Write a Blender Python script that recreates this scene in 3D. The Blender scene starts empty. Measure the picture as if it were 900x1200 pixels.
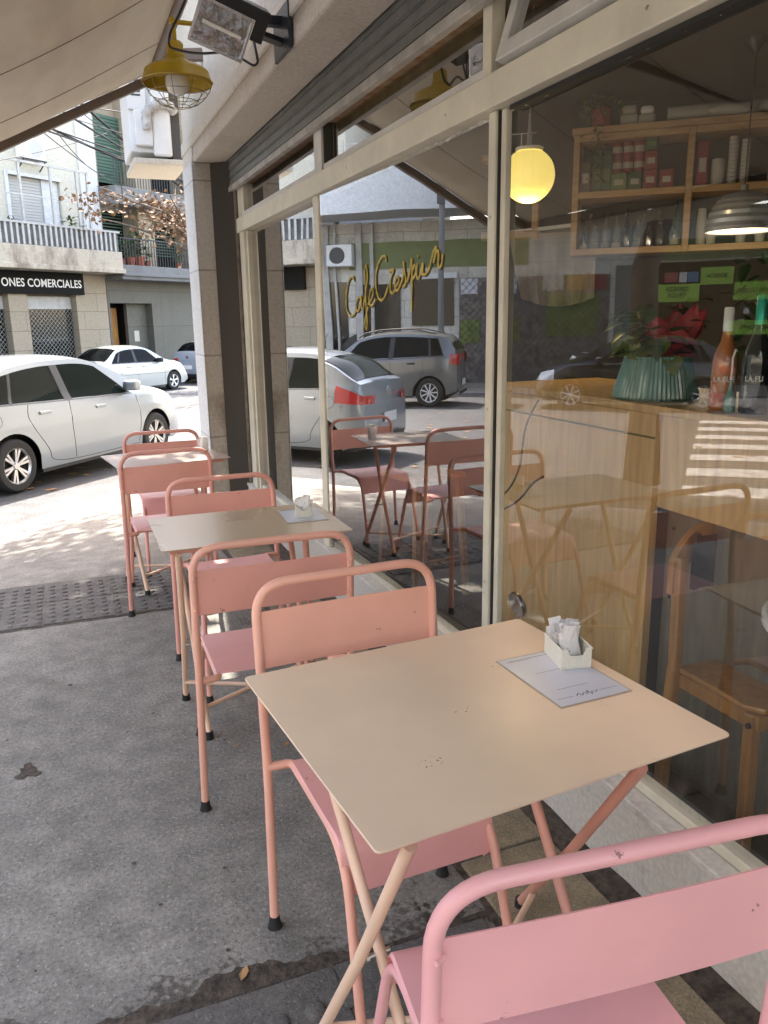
SUN_EL, SUN_AZ, SUN, SKY, EXPO = 57.0, 8.0, 2.0, 0.15, 3.25
import bpy, bmesh, math, random
from mathutils import Vector, Matrix
random.seed(7)
R = math.radians
scene = bpy.context.scene
COL = scene.collection
PI = math.pi

# ---------------------------------------------------------------- materials
MATS = {}
def mat(name, col, rough=0.5, metal=0.0, var=0.0, vs=8.0, bump=0.0, bs=40.0, spec=0.5, coat=0.0,
        col2=None, detail=4.0, emit=None, estr=1.0, alpha=1.0, stretch=(1, 1, 1), trans=0.0):
    if name in MATS: return MATS[name]
    m = bpy.data.materials.new(name); m.use_nodes = True
    nt = m.node_tree; N = nt.nodes; L = nt.links
    b = N['Principled BSDF']
    b.inputs['Base Color'].default_value = (*col, 1)
    b.inputs['Roughness'].default_value = rough
    b.inputs['Metallic'].default_value = metal
    b.inputs['Specular IOR Level'].default_value = spec
    if coat: b.inputs['Coat Weight'].default_value = coat; b.inputs['Coat Roughness'].default_value = 0.08
    if alpha < 1: b.inputs['Alpha'].default_value = alpha
    if trans: b.inputs['Transmission Weight'].default_value = trans
    if emit:
        b.inputs['Emission Color'].default_value = (*emit, 1); b.inputs['Emission Strength'].default_value = estr
    if var or bump:
        tc = N.new('ShaderNodeTexCoord'); mp = N.new('ShaderNodeMapping'); mp.inputs['Scale'].default_value = stretch
        L.new(tc.outputs['Object'], mp.inputs[0])
    if var:
        n = N.new('ShaderNodeTexNoise'); n.inputs['Scale'].default_value = vs; n.inputs['Detail'].default_value = detail
        n.inputs['Roughness'].default_value = 0.62
        L.new(mp.outputs[0], n.inputs['Vector'])
        r = N.new('ShaderNodeValToRGB')
        c2 = col2 if col2 else tuple(c*(1-var) for c in col)
        r.color_ramp.elements[0].color = (*c2, 1); r.color_ramp.elements[0].position = 0.32
        r.color_ramp.elements[1].color = (*[min(1, c*(1+var*0.5)) for c in col], 1); r.color_ramp.elements[1].position = 0.68
        L.new(n.outputs['Fac'], r.inputs[0]); L.new(r.outputs[0], b.inputs['Base Color'])
        rr = N.new('ShaderNodeMapRange'); rr.inputs['To Min'].default_value = max(0, rough-0.12*(var > 0)); rr.inputs['To Max'].default_value = min(1, rough+0.08)
        L.new(n.outputs['Fac'], rr.inputs['Value']); L.new(rr.outputs[0], b.inputs['Roughness'])
    if bump:
        n2 = N.new('ShaderNodeTexNoise'); n2.inputs['Scale'].default_value = bs; n2.inputs['Detail'].default_value = 5
        L.new(mp.outputs[0], n2.inputs['Vector'])
        bp = N.new('ShaderNodeBump'); bp.inputs['Strength'].default_value = bump; bp.inputs['Distance'].default_value = 0.01
        L.new(n2.outputs['Fac'], bp.inputs['Height']); L.new(bp.outputs[0], b.inputs['Normal'])
    MATS[name] = m
    return m

def stained(name, base, stain, rough=0.6, s1=3.0, s2=45.0, amt=0.5, lo=0.5, hi=0.75, bump=0.15, stretch=(1, 1, 1), joint=None, spec=0.4, jcol=None):
    """Painted / cement surface: base with fine grain, blotchy stains, optional horizontal/vertical joints."""
    m = bpy.data.materials.new(name); m.use_nodes = True
    nt = m.node_tree; N = nt.nodes; L = nt.links; b = N['Principled BSDF']
    b.inputs['Specular IOR Level'].default_value = spec
    tc = N.new('ShaderNodeTexCoord'); mp = N.new('ShaderNodeMapping'); mp.inputs['Scale'].default_value = stretch
    L.new(tc.outputs['Object'], mp.inputs[0])
    a = N.new('ShaderNodeTexNoise'); a.inputs['Scale'].default_value = s1; a.inputs['Detail'].default_value = 8; a.inputs['Roughness'].default_value = 0.65
    f = N.new('ShaderNodeTexNoise'); f.inputs['Scale'].default_value = s2; f.inputs['Detail'].default_value = 4
    L.new(mp.outputs[0], a.inputs['Vector']); L.new(tc.outputs['Object'], f.inputs['Vector'])
    ra = N.new('ShaderNodeMapRange'); ra.inputs['From Min'].default_value = lo; ra.inputs['From Max'].default_value = hi
    ra.inputs['To Max'].default_value = amt
    L.new(a.outputs['Fac'], ra.inputs['Value'])
    mx = N.new('ShaderNodeMix'); mx.data_type = 'RGBA'
    mx.inputs['A'].default_value = (*base, 1); mx.inputs['B'].default_value = (*stain, 1)
    L.new(ra.outputs[0], mx.inputs['Factor'])
    rf = N.new('ShaderNodeMapRange'); rf.inputs['From Min'].default_value = 0.3; rf.inputs['From Max'].default_value = 0.7
    rf.inputs['To Min'].default_value = 0.86; rf.inputs['To Max'].default_value = 1.1
    L.new(f.outputs['Fac'], rf.inputs['Value'])
    vm = N.new('ShaderNodeVectorMath'); vm.operation = 'SCALE'
    L.new(mx.outputs['Result'], vm.inputs[0]); L.new(rf.outputs[0], vm.inputs['Scale'])
    out = vm.outputs[0]
    h = f.outputs['Fac']
    if joint:
        br = N.new('ShaderNodeTexBrick'); br.inputs['Scale'].default_value = 1.0
        br.inputs['Brick Width'].default_value = joint[0]; br.inputs['Row Height'].default_value = joint[1]
        br.inputs['Mortar Size'].default_value = joint[2]; br.offset = joint[3]
        br.inputs['Color1'].default_value = (1, 1, 1, 1); br.inputs['Color2'].default_value = (0.93, 0.93, 0.93, 1)
        jc = jcol or (0.6, 0.58, 0.55)
        br.inputs['Mortar'].default_value = (*jc, 1)
        sx = N.new('ShaderNodeSeparateXYZ'); cx = N.new('ShaderNodeCombineXYZ')
        L.new(tc.outputs['Object'], sx.inputs[0])
        ad = N.new('ShaderNodeMath'); ad.operation = 'ADD'
        if len(joint) > 4 and joint[4] == 'xy':
            L.new(sx.outputs['X'], cx.inputs['X']); L.new(sx.outputs['Y'], cx.inputs['Y'])
        else:
            L.new(sx.outputs['X'], ad.inputs[0]); L.new(sx.outputs['Y'], ad.inputs[1])
            L.new(ad.outputs[0], cx.inputs['X']); L.new(sx.outputs['Z'], cx.inputs['Y'])
        L.new(cx.outputs[0], br.inputs['Vector'])
        mm = N.new('ShaderNodeMix'); mm.data_type = 'RGBA'; mm.blend_type = 'MULTIPLY'; mm.inputs['Factor'].default_value = 1
        L.new(out, mm.inputs['A']); L.new(br.outputs['Color'], mm.inputs['B']); out = mm.outputs['Result']
    L.new(out, b.inputs['Base Color'])
    b.inputs['Roughness'].default_value = rough
    bp = N.new('ShaderNodeBump'); bp.inputs['Strength'].default_value = bump; bp.inputs['Distance'].default_value = 0.004
    L.new(h, bp.inputs['Height']); L.new(bp.outputs[0], b.inputs['Normal'])
    MATS[name] = m
    return m

def chipped(name, base, under, rough=0.35, thr=0.70, scale=9.0, dirt=0.10, coat=0.0):
    """Enamel on steel: slight mottling, small chips where the undercoat shows, faint grime."""
    m = bpy.data.materials.new(name); m.use_nodes = True
    nt = m.node_tree; N = nt.nodes; L = nt.links; b = N['Principled BSDF']
    tc = N.new('ShaderNodeTexCoord')
    a = N.new('ShaderNodeTexNoise'); a.inputs['Scale'].default_value = scale; a.inputs['Detail'].default_value = 9; a.inputs['Roughness'].default_value = 0.72
    g = N.new('ShaderNodeTexNoise'); g.inputs['Scale'].default_value = 3.0; g.inputs['Detail'].default_value = 5
    L.new(tc.outputs['Object'], a.inputs['Vector']); L.new(tc.outputs['Object'], g.inputs['Vector'])
    st = N.new('ShaderNodeMapRange'); st.inputs['From Min'].default_value = thr; st.inputs['From Max'].default_value = thr+0.02
    L.new(a.outputs['Fac'], st.inputs['Value'])
    gr = N.new('ShaderNodeMapRange'); gr.inputs['From Min'].default_value = 0.3; gr.inputs['From Max'].default_value = 0.7
    gr.inputs['To Min'].default_value = 1-dirt; gr.inputs['To Max'].default_value = 1+dirt*0.5
    L.new(g.outputs['Fac'], gr.inputs['Value'])
    vm = N.new('ShaderNodeVectorMath'); vm.operation = 'SCALE'; vm.inputs[0].default_value = base
    L.new(gr.outputs[0], vm.inputs['Scale'])
    mx = N.new('ShaderNodeMix'); mx.data_type = 'RGBA'; mx.inputs['B'].default_value = (*under, 1)
    L.new(vm.outputs[0], mx.inputs['A']); L.new(st.outputs[0], mx.inputs['Factor'])
    L.new(mx.outputs['Result'], b.inputs['Base Color'])
    rr = N.new('ShaderNodeMapRange'); rr.inputs['To Min'].default_value = rough-0.12; rr.inputs['To Max'].default_value = rough+0.18
    L.new(g.outputs['Fac'], rr.inputs['Value']); L.new(rr.outputs[0], b.inputs['Roughness'])
    if coat: b.inputs['Coat Weight'].default_value = coat; b.inputs['Coat Roughness'].default_value = 0.12
    bp = N.new('ShaderNodeBump'); bp.inputs['Strength'].default_value = 0.12; bp.inputs['Distance'].default_value = 0.002
    L.new(a.outputs['Fac'], bp.inputs['Height']); L.new(bp.outputs[0], b.inputs['Normal'])
    MATS[name] = m
    return m

def glass_mat(name, tint=(0.93, 0.95, 0.93), gain=1.0):
    """Window glass: a mirror of Fresnel strength (both faces of the pane) over clear transmission."""
    m = bpy.data.materials.new(name); m.use_nodes = True
    nt = m.node_tree; N = nt.nodes; L = nt.links
    N.remove(N['Principled BSDF']); out = N['Material Output']
    fr = N.new('ShaderNodeFresnel'); fr.inputs['IOR'].default_value = 1.52
    geo = N.new('ShaderNodeNewGeometry')
    m2 = N.new('ShaderNodeMath'); m2.operation = 'MULTIPLY'; m2.inputs[1].default_value = 2.0*gain
    p1 = N.new('ShaderNodeMath'); p1.operation = 'ADD'; p1.inputs[1].default_value = 1.0
    dv = N.new('ShaderNodeMath'); dv.operation = 'DIVIDE'
    L.new(fr.outputs[0], m2.inputs[0]); L.new(fr.outputs[0], p1.inputs[0]); L.new(m2.outputs[0], dv.inputs[0]); L.new(p1.outputs[0], dv.inputs[1])
    inv = N.new('ShaderNodeMath'); inv.operation = 'SUBTRACT'; inv.inputs[0].default_value = 1.0
    L.new(geo.outputs['Backfacing'], inv.inputs[1])
    fc = N.new('ShaderNodeMath'); fc.operation = 'MULTIPLY'; fc.use_clamp = True
    L.new(dv.outputs[0], fc.inputs[0]); L.new(inv.outputs[0], fc.inputs[1])
    tr = N.new('ShaderNodeBsdfTransparent'); tr.inputs['Color'].default_value = (*tint, 1)
    gl = N.new('ShaderNodeBsdfGlossy'); gl.inputs['Roughness'].default_value = 0.0
    # very slight unevenness of old float glass
    tc = N.new('ShaderNodeTexCoord'); n = N.new('ShaderNodeTexNoise'); n.inputs['Scale'].default_value = 1.6; n.inputs['Detail'].default_value = 1
    L.new(tc.outputs['Object'], n.inputs['Vector'])
    bp = N.new('ShaderNodeBump'); bp.inputs['Strength'].default_value = 0.25; bp.inputs['Distance'].default_value = 0.004
    L.new(n.outputs['Fac'], bp.inputs['Height']); L.new(bp.outputs[0], gl.inputs['Normal'])
    mx = N.new('ShaderNodeMixShader'); L.new(fc.outputs[0], mx.inputs[0]); L.new(tr.outputs[0], mx.inputs[1]); L.new(gl.outputs[0], mx.inputs[2])
    # dried drips, dust and wiping marks on the outer face
    gt = N.new('ShaderNodeMapping'); gt.inputs['Scale'].default_value = (1, 5, 1.1); L.new(tc.outputs['Object'], gt.inputs[0])
    g1 = N.new('ShaderNodeTexNoise'); g1.inputs['Scale'].default_value = 5; g1.inputs['Detail'].default_value = 9; g1.inputs['Roughness'].default_value = 0.75; L.new(gt.outputs[0], g1.inputs['Vector'])
    sz = N.new('ShaderNodeSeparateXYZ'); L.new(tc.outputs['Object'], sz.inputs[0])
    low = N.new('ShaderNodeMapRange'); low.inputs['From Min'].default_value = 0.25; low.inputs['From Max'].default_value = 0.7; low.inputs['To Min'].default_value = 0.35; low.inputs['To Max'].default_value = 0.06; L.new(sz.outputs['Z'], low.inputs['Value'])
    gm_ = N.new('ShaderNodeMapRange'); gm_.inputs['From Min'].default_value = 0.50; gm_.inputs['From Max'].default_value = 0.78; L.new(g1.outputs['Fac'], gm_.inputs['Value'])
    gf = N.new('ShaderNodeMath'); gf.operation = 'MULTIPLY'; L.new(gm_.outputs[0], gf.inputs[0]); L.new(low.outputs[0], gf.inputs[1])
    gd = N.new('ShaderNodeBsdfDiffuse'); gd.inputs['Color'].default_value = (0.32, 0.29, 0.24, 1)
    m3 = N.new('ShaderNodeMixShader'); L.new(gf.outputs[0], m3.inputs[0]); L.new(mx.outputs[0], m3.inputs[1]); L.new(gd.outputs[0], m3.inputs[2])
    L.new(m3.outputs[0], out.inputs[0])
    MATS[name] = m
    return m

# ---------------------------------------------------------------- geometry builder
def fillet(pts, rad, n=6, closed=False):
    pts = [Vector(p) for p in pts]; out = []
    k = len(pts)
    for i, p in enumerate(pts):
        if not closed and i in (0, k-1): out.append(p); continue
        a, b = pts[i-1], pts[(i+1) % k]
        da, db = (a-p), (b-p)
        r = rad[i] if isinstance(rad, (list, tuple)) else rad
        r = min(r, da.length*0.49, db.length*0.49)
        if r < 1e-5: out.append(p); continue
        da.normalize(); db.normalize(); s, e = p+da*r, p+db*r
        for j in range(n+1):
            t = j/n
            out.append(s*(1-t)**2+p*2*t*(1-t)+e*t*t)
    return out

class MB:
    def __init__(s): s.v = []; s.f = []; s.m = []
    def add(s, vs, fs, m=0):
        o = len(s.v); s.v += [tuple(v) for v in vs]
        for f in fs: s.f.append([o+i for i in f]); s.m.append(m)
        return s
    def box(s, x0, x1, y0, y1, z0, z1, m=0):
        v = [(x0, y0, z0), (x1, y0, z0), (x1, y1, z0), (x0, y1, z0), (x0, y0, z1), (x1, y0, z1), (x1, y1, z1), (x0, y1, z1)]
        return s.add(v, [(0, 3, 2, 1), (4, 5, 6, 7), (0, 1, 5, 4), (1, 2, 6, 5), (2, 3, 7, 6), (3, 0, 4, 7)], m)
    def obox(s, M, hx, hy, hz, m=0):
        v = [M @ Vector((a*hx, b*hy, c*hz)) for c in (-1, 1) for a, b in ((-1, -1), (1, -1), (1, 1), (-1, 1))]
        return s.add(v, [(0, 3, 2, 1), (4, 5, 6, 7), (0, 1, 5, 4), (1, 2, 6, 5), (2, 3, 7, 6), (3, 0, 4, 7)], m)
    def bar(s, a, b, w, h, m=0, up=(0, 0, 1)):
        a, b = Vector(a), Vector(b); d = b-a; x = d.normalized(); u = Vector(up)
        if abs(x.dot(u)) > 0.98: u = Vector((1, 0, 0))
        y = u.cross(x).normalized(); z = x.cross(y)
        M = Matrix.Translation((a+b)/2) @ Matrix((x, y, z)).transposed().to_4x4()
        return s.obox(M, d.length/2, w/2, h/2, m)
    def tube(s, pts, r, n=10, closed=False, m=0, flat=1.0, up=None):
        pts = [Vector(p) for p in pts]; k = len(pts); rings = []
        prev = None
        for i, p in enumerate(pts):
            if closed: t = (pts[(i+1) % k]-pts[i-1])
            else: t = pts[min(i+1, k-1)]-pts[max(i-1, 0)]
            if t.length < 1e-9: t = Vector((0, 0, 1))
            t.normalize()
            if prev is None:
                u = Vector(up) if up else Vector((0, 0, 1))
                if abs(t.dot(u)) > 0.95: u = Vector((1, 0, 0))
            else: u = prev
            x = (u-t*u.dot(t)).normalized(); prev = x; y = t.cross(x)
            rr = r[i] if isinstance(r, (list, tuple)) else r
            rings.append([p+x*math.cos(2*PI*j/n)*rr*flat+y*math.sin(2*PI*j/n)*rr for j in range(n)])
        vs = [v for q in rings for v in q]; fs = []
        for i in range(k if closed else k-1):
            a = i*n; b = ((i+1) % k)*n
            for j in range(n): fs.append((a+j, a+(j+1) % n, b+(j+1) % n, b+j))
        if not closed: fs.append(tuple(range(n-1, -1, -1))); fs.append(tuple((k-1)*n+j for j in range(n)))
        return s.add(vs, fs, m)
    def lathe(s, prof, c=(0, 0, 0), n=24, m=0, M=None, ribs=0, rib=0.0, cap=False):
        vs = []; fs = []; c = Vector(c); k = len(prof)
        for r, z in prof:
            for j in range(n):
                a = 2*PI*j/n; q = r*(1+(rib if ribs and (j % 2) else 0))
                v = Vector((q*math.cos(a), q*math.sin(a), z))
                vs.append((M @ v if M else v)+c)
        for i in range(k-1):
            for j in range(n):
                fs.append((i*n+j, i*n+(j+1) % n, (i+1)*n+(j+1) % n, (i+1)*n+j))
        if cap: fs.append(tuple(range(n-1, -1, -1))); fs.append(tuple((k-1)*n+j for j in range(n)))
        return s.add(vs, fs, m)
    def prism(s, poly, z0, z1, m=0, M=None):
        k = len(poly)
        vs = [Vector((x, y, z0)) for x, y in poly]+[Vector((x, y, z1)) for x, y in poly]
        if M: vs = [M @ v for v in vs]
        fs = [tuple(range(k-1, -1, -1)), tuple(range(k, 2*k))]+[(i, (i+1) % k, k+(i+1) % k, k+i) for i in range(k)]
        return s.add(vs, fs, m)
    def grid(s, rows, m=0, flip=False):
        h = len(rows); w = len(rows[0]); vs = [p for r in rows for p in r]; fs = []
        for i in range(h-1):
            for j in range(w-1):
                q = (i*w+j, i*w+j+1, (i+1)*w+j+1, (i+1)*w+j)
                fs.append(q[::-1] if flip else q)
        return s.add(vs, fs, m)
    def quad(s, a, b, c, d, m=0): return s.add([a, b, c, d], [(0, 1, 2, 3)], m)
    def build(s, name, mats, parent=None, smooth=None, bevel=0, bseg=2, loc=None, recalc=False, label=None):
        me = bpy.data.meshes.new(name); me.from_pydata([tuple(v) for v in s.v], [], s.f)
        mats = mats if isinstance(mats, (list, tuple)) else [mats]
        for m in mats: me.materials.append(MATS[m] if isinstance(m, str) else m)
        for p, mi in zip(me.polygons, s.m): p.material_index = mi
        if recalc:
            bm = bmesh.new(); bm.from_mesh(me); bmesh.ops.recalc_face_normals(bm, faces=bm.faces); bm.to_mesh(me); bm.free()
        me.update()
        if smooth:
            for p in me.polygons: p.use_smooth = True
            try: me.set_sharp_from_angle(angle=R(smooth))
            except Exception: pass
        o = bpy.data.objects.new(name, me); COL.objects.link(o)
        if parent: o.parent = parent
        if loc: o.location = loc
        if bevel:
            b = o.modifiers.new('bevel', 'BEVEL'); b.width = bevel; b.segments = bseg; b.limit_method = 'ANGLE'; b.angle_limit = R(35)
        if label: o['label'] = label
        return o

def tag(o, label, cat, group=None):
    o['label'] = label; o['category'] = cat
    if group: o['group'] = group
    return o
def thing(name, label, cat, loc=(0, 0, 0), rz=0.0, group=None):
    o = bpy.data.objects.new(name, None); o.empty_display_size = 0.2; COL.objects.link(o)
    o.location = loc; o.rotation_euler = (0, 0, rz)
    return tag(o, label, cat, group)
def struct(o): o['kind'] = 'structure'; return o
KIDS = {}
def children(o): return [c for c in bpy.data.objects if c.parent == o]
def copy_tree(o, parent=None):
    c = o.copy(); COL.objects.link(c); c.parent = parent
    for ch in children(o): copy_tree(ch, c)
    return c

def text_obj(name, body, size, mname, parent, M, ext=0.002, align='LEFT', sx=1.0):
    cu = bpy.data.curves.new(name+'_c', 'FONT'); cu.body = body; cu.size = size; cu.extrude = ext; cu.align_x = align
    cu.space_character = 1.05; cu.offset = size*0.012
    t = bpy.data.objects.new(name+'_t', cu); COL.objects.link(t)
    bpy.context.view_layer.update()
    me = bpy.data.meshes.new_from_object(t.evaluated_get(bpy.context.evaluated_depsgraph_get()))
    bpy.data.objects.remove(t)
    me.transform(M @ Matrix.Scale(sx, 4, (1, 0, 0))); me.name = name
    me.materials.clear(); me.materials.append(MATS[mname])
    o = bpy.data.objects.new(name, me); COL.objects.link(o); o.parent = parent
    return o

# ---------------------------------------------------------------- palette (real-world base colours)
mat('frame_cream', (0.76, 0.72, 0.58), 0.45, var=0.14, vs=5, bump=0.1, bs=60)
mat('frame_white', (0.70, 0.68, 0.64), 0.5, var=0.16, vs=5, bump=0.1, bs=60)
mat('putty_pale', (0.62, 0.60, 0.55), 0.8, var=0.5, vs=20)
mat('putty_dark', (0.03, 0.028, 0.025), 0.8)
stained('plaster_white', (0.62, 0.58, 0.50), (0.36, 0.31, 0.25), 0.75, 2.0, 60, 0.6, 0.52, 0.8, 0.2, stretch=(1, 1, 0.5))
stained('soffit_paint', (0.58, 0.53, 0.46), (0.36, 0.30, 0.23), 0.75, 2.6, 50, 0.5, 0.5, 0.8, 0.2)
stained('base_paint', (0.66, 0.63, 0.57), (0.32, 0.28, 0.22), 0.6, 4.5, 70, 0.7, 0.58, 0.78, 0.2, stretch=(1, 1, 2.5))
stained('pillar_stone', (0.50, 0.455, 0.385), (0.15, 0.10, 0.06), 0.55, 3.2, 40, 0.75, 0.54, 0.72, 0.12, stretch=(1, 1, 0.6), joint=(5.0, 0.62, 0.006, 0.0))
stained('pillar_lit', (0.74, 0.74, 0.73), (0.5, 0.48, 0.45), 0.6, 2, 40, 0.4, joint=(5.0, 0.62, 0.005, 0.0), jcol=(0.6, 0.6, 0.6))
mat('rust', (0.20, 0.085, 0.035), 0.85, var=0.7, vs=18, col2=(0.36, 0.31, 0.24), bump=0.4, bs=80)
mat('shutter_metal', (0.20, 0.205, 0.185), 0.5, metal=0.3, var=0.25, vs=6)
mat('shutter_bar', (0.42, 0.40, 0.36), 0.5, var=0.4, vs=7)
mat('channel_dark', (0.045, 0.035, 0.028), 0.7, var=0.4, vs=10)
mat('channel_brown', (0.27, 0.225, 0.18), 0.7, var=0.5, vs=8)
glass_mat('window_glass', gain=2.2)
glass_mat('window_glass_far', gain=1.3)
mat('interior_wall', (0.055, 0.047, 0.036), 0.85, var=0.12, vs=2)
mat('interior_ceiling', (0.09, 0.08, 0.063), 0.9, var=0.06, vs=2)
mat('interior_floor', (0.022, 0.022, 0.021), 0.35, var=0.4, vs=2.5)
def wood(name, a, b, axis=(1, 12, 12), rough=0.4, coat=0.0, sc=3.0):
    m = bpy.data.materials.new(name); m.use_nodes = True
    N = m.node_tree.nodes; L = m.node_tree.links; p = N['Principled BSDF']
    tc = N.new('ShaderNodeTexCoord'); mp = N.new('ShaderNodeMapping'); mp.inputs['Scale'].default_value = axis
    n = N.new('ShaderNodeTexNoise'); n.inputs['Scale'].default_value = sc; n.inputs['Detail'].default_value = 6; n.inputs['Distortion'].default_value = 0.6
    L.new(tc.outputs['Object'], mp.inputs[0]); L.new(mp.outputs[0], n.inputs['Vector'])
    r = N.new('ShaderNodeValToRGB'); r.color_ramp.elements[0].color = (*a, 1); r.color_ramp.elements[1].color = (*b, 1)
    r.color_ramp.elements[0].position = 0.3; r.color_ramp.elements[1].position = 0.7
    L.new(n.outputs['Fac'], r.inputs[0]); L.new(r.outputs[0], p.inputs['Base Color']); p.inputs['Roughness'].default_value = rough
    if coat: p.inputs['Coat Weight'].default_value = coat
    bp = N.new('ShaderNodeBump'); bp.inputs['Strength'].default_value = 0.08; L.new(n.outputs['Fac'], bp.inputs['Height']); L.new(bp.outputs[0], p.inputs['Normal'])
    MATS[name] = m
wood('plywood', (0.46, 0.285, 0.115), (0.64, 0.42, 0.185), (14, 14, 1.2), 0.5)
wood('pine', (0.36, 0.21, 0.085), (0.52, 0.33, 0.15), (2, 2, 14), 0.5)
wood('chair_wood', (0.27, 0.125, 0.038), (0.43, 0.22, 0.075), (9, 9, 1.5), 0.3, coat=0.4)
wood('panel_olive', (0.12, 0.10, 0.07), (0.19, 0.16, 0.11), (10, 10, 1.5), 0.6)
mat('black_plastic', (0.018, 0.018, 0.018), 0.45)
mat('rubber', (0.012, 0.012, 0.012), 0.65)
chipped('salmon_light', (0.86, 0.455, 0.345), (0.30, 0.14, 0.10), 0.36, 0.665, 16.0, 0.16)
chipped('salmon_deep', (0.82, 0.405, 0.335), (0.28, 0.12, 0.08), 0.38, 0.665, 16.0, 0.16)
chipped('pink_seat', (0.86, 0.44, 0.41), (0.35, 0.15, 0.12), 0.38, 0.675, 14.0, 0.14)
chipped('pink_cool', (0.86, 0.43, 0.43), (0.30, 0.14, 0.13), 0.34, 0.66, 18.0, 0.14)
chipped('peach_tube', (0.84, 0.59, 0.43), (0.25, 0.13, 0.08), 0.42, 0.70)
chipped('rose_tube', (0.72, 0.36, 0.27), (0.25, 0.13, 0.08), 0.42, 0.70)
chipped('table_beige', (0.86, 0.665, 0.475), (0.25, 0.15, 0.09), 0.34, 0.715, 9.0, 0.10, coat=0.06)
chipped('table_tan', (0.52, 0.40, 0.26), (0.25, 0.15, 0.09), 0.26, 0.75, 7.0, 0.06, coat=0.35)
chipped('table_pale', (0.55, 0.42, 0.36), (0.25, 0.15, 0.09), 0.20, 0.76, 7.0, 0.05, coat=0.7)
mat('bolt', (0.5, 0.48, 0.45), 0.35, metal=1.0)
mat('holder_plastic', (0.80, 0.78, 0.68), 0.35)
mat('paper_white', (0.80, 0.79, 0.78), 0.7, var=0.06, vs=60)
mat('card_blue', (0.60, 0.62, 0.68), 0.25)
mat('card_edge', (0.40, 0.33, 0.27), 0.4)
mat('ink', (0.03, 0.03, 0.035), 0.6)
mat('gold_paint', (0.62, 0.47, 0.08), 0.45, metal=0.0, var=0.3, vs=30)
mat('gold_shadow', (0.10, 0.08, 0.02), 0.6)
mat('lamp_yellow', (0.50, 0.33, 0.014), 0.38, var=0.15, vs=6)
mat('cage_wire', (0.28, 0.22, 0.10), 0.4, metal=0.8)
mat('bulb_glass', (0.85, 0.84, 0.80), 0.2)
mat('housing_black', (0.012, 0.012, 0.013), 0.4)
mat('chrome', (0.55, 0.55, 0.56), 0.22, metal=1.0)
mat('reflector', (0.5, 0.5, 0.5), 0.12, metal=1.0, var=0.4, vs=14, bump=0.8, bs=22)
mat('ac_white', (0.72, 0.73, 0.73), 0.5, var=0.07, vs=6)
mat('ac_dark', (0.06, 0.06, 0.06), 0.6)
mat('foil_wrap', (0.50, 0.49, 0.47), 0.55, var=0.5, vs=14, bump=1.0, bs=25)
mat('awning_bar', (0.16, 0.115, 0.085), 0.5, var=0.1)

# ================================================================= GROUND
def road_z(x, y):
    r = math.hypot(x, y)
    return -0.30-0.019*min(max(r-9, 0), 17)

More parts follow.
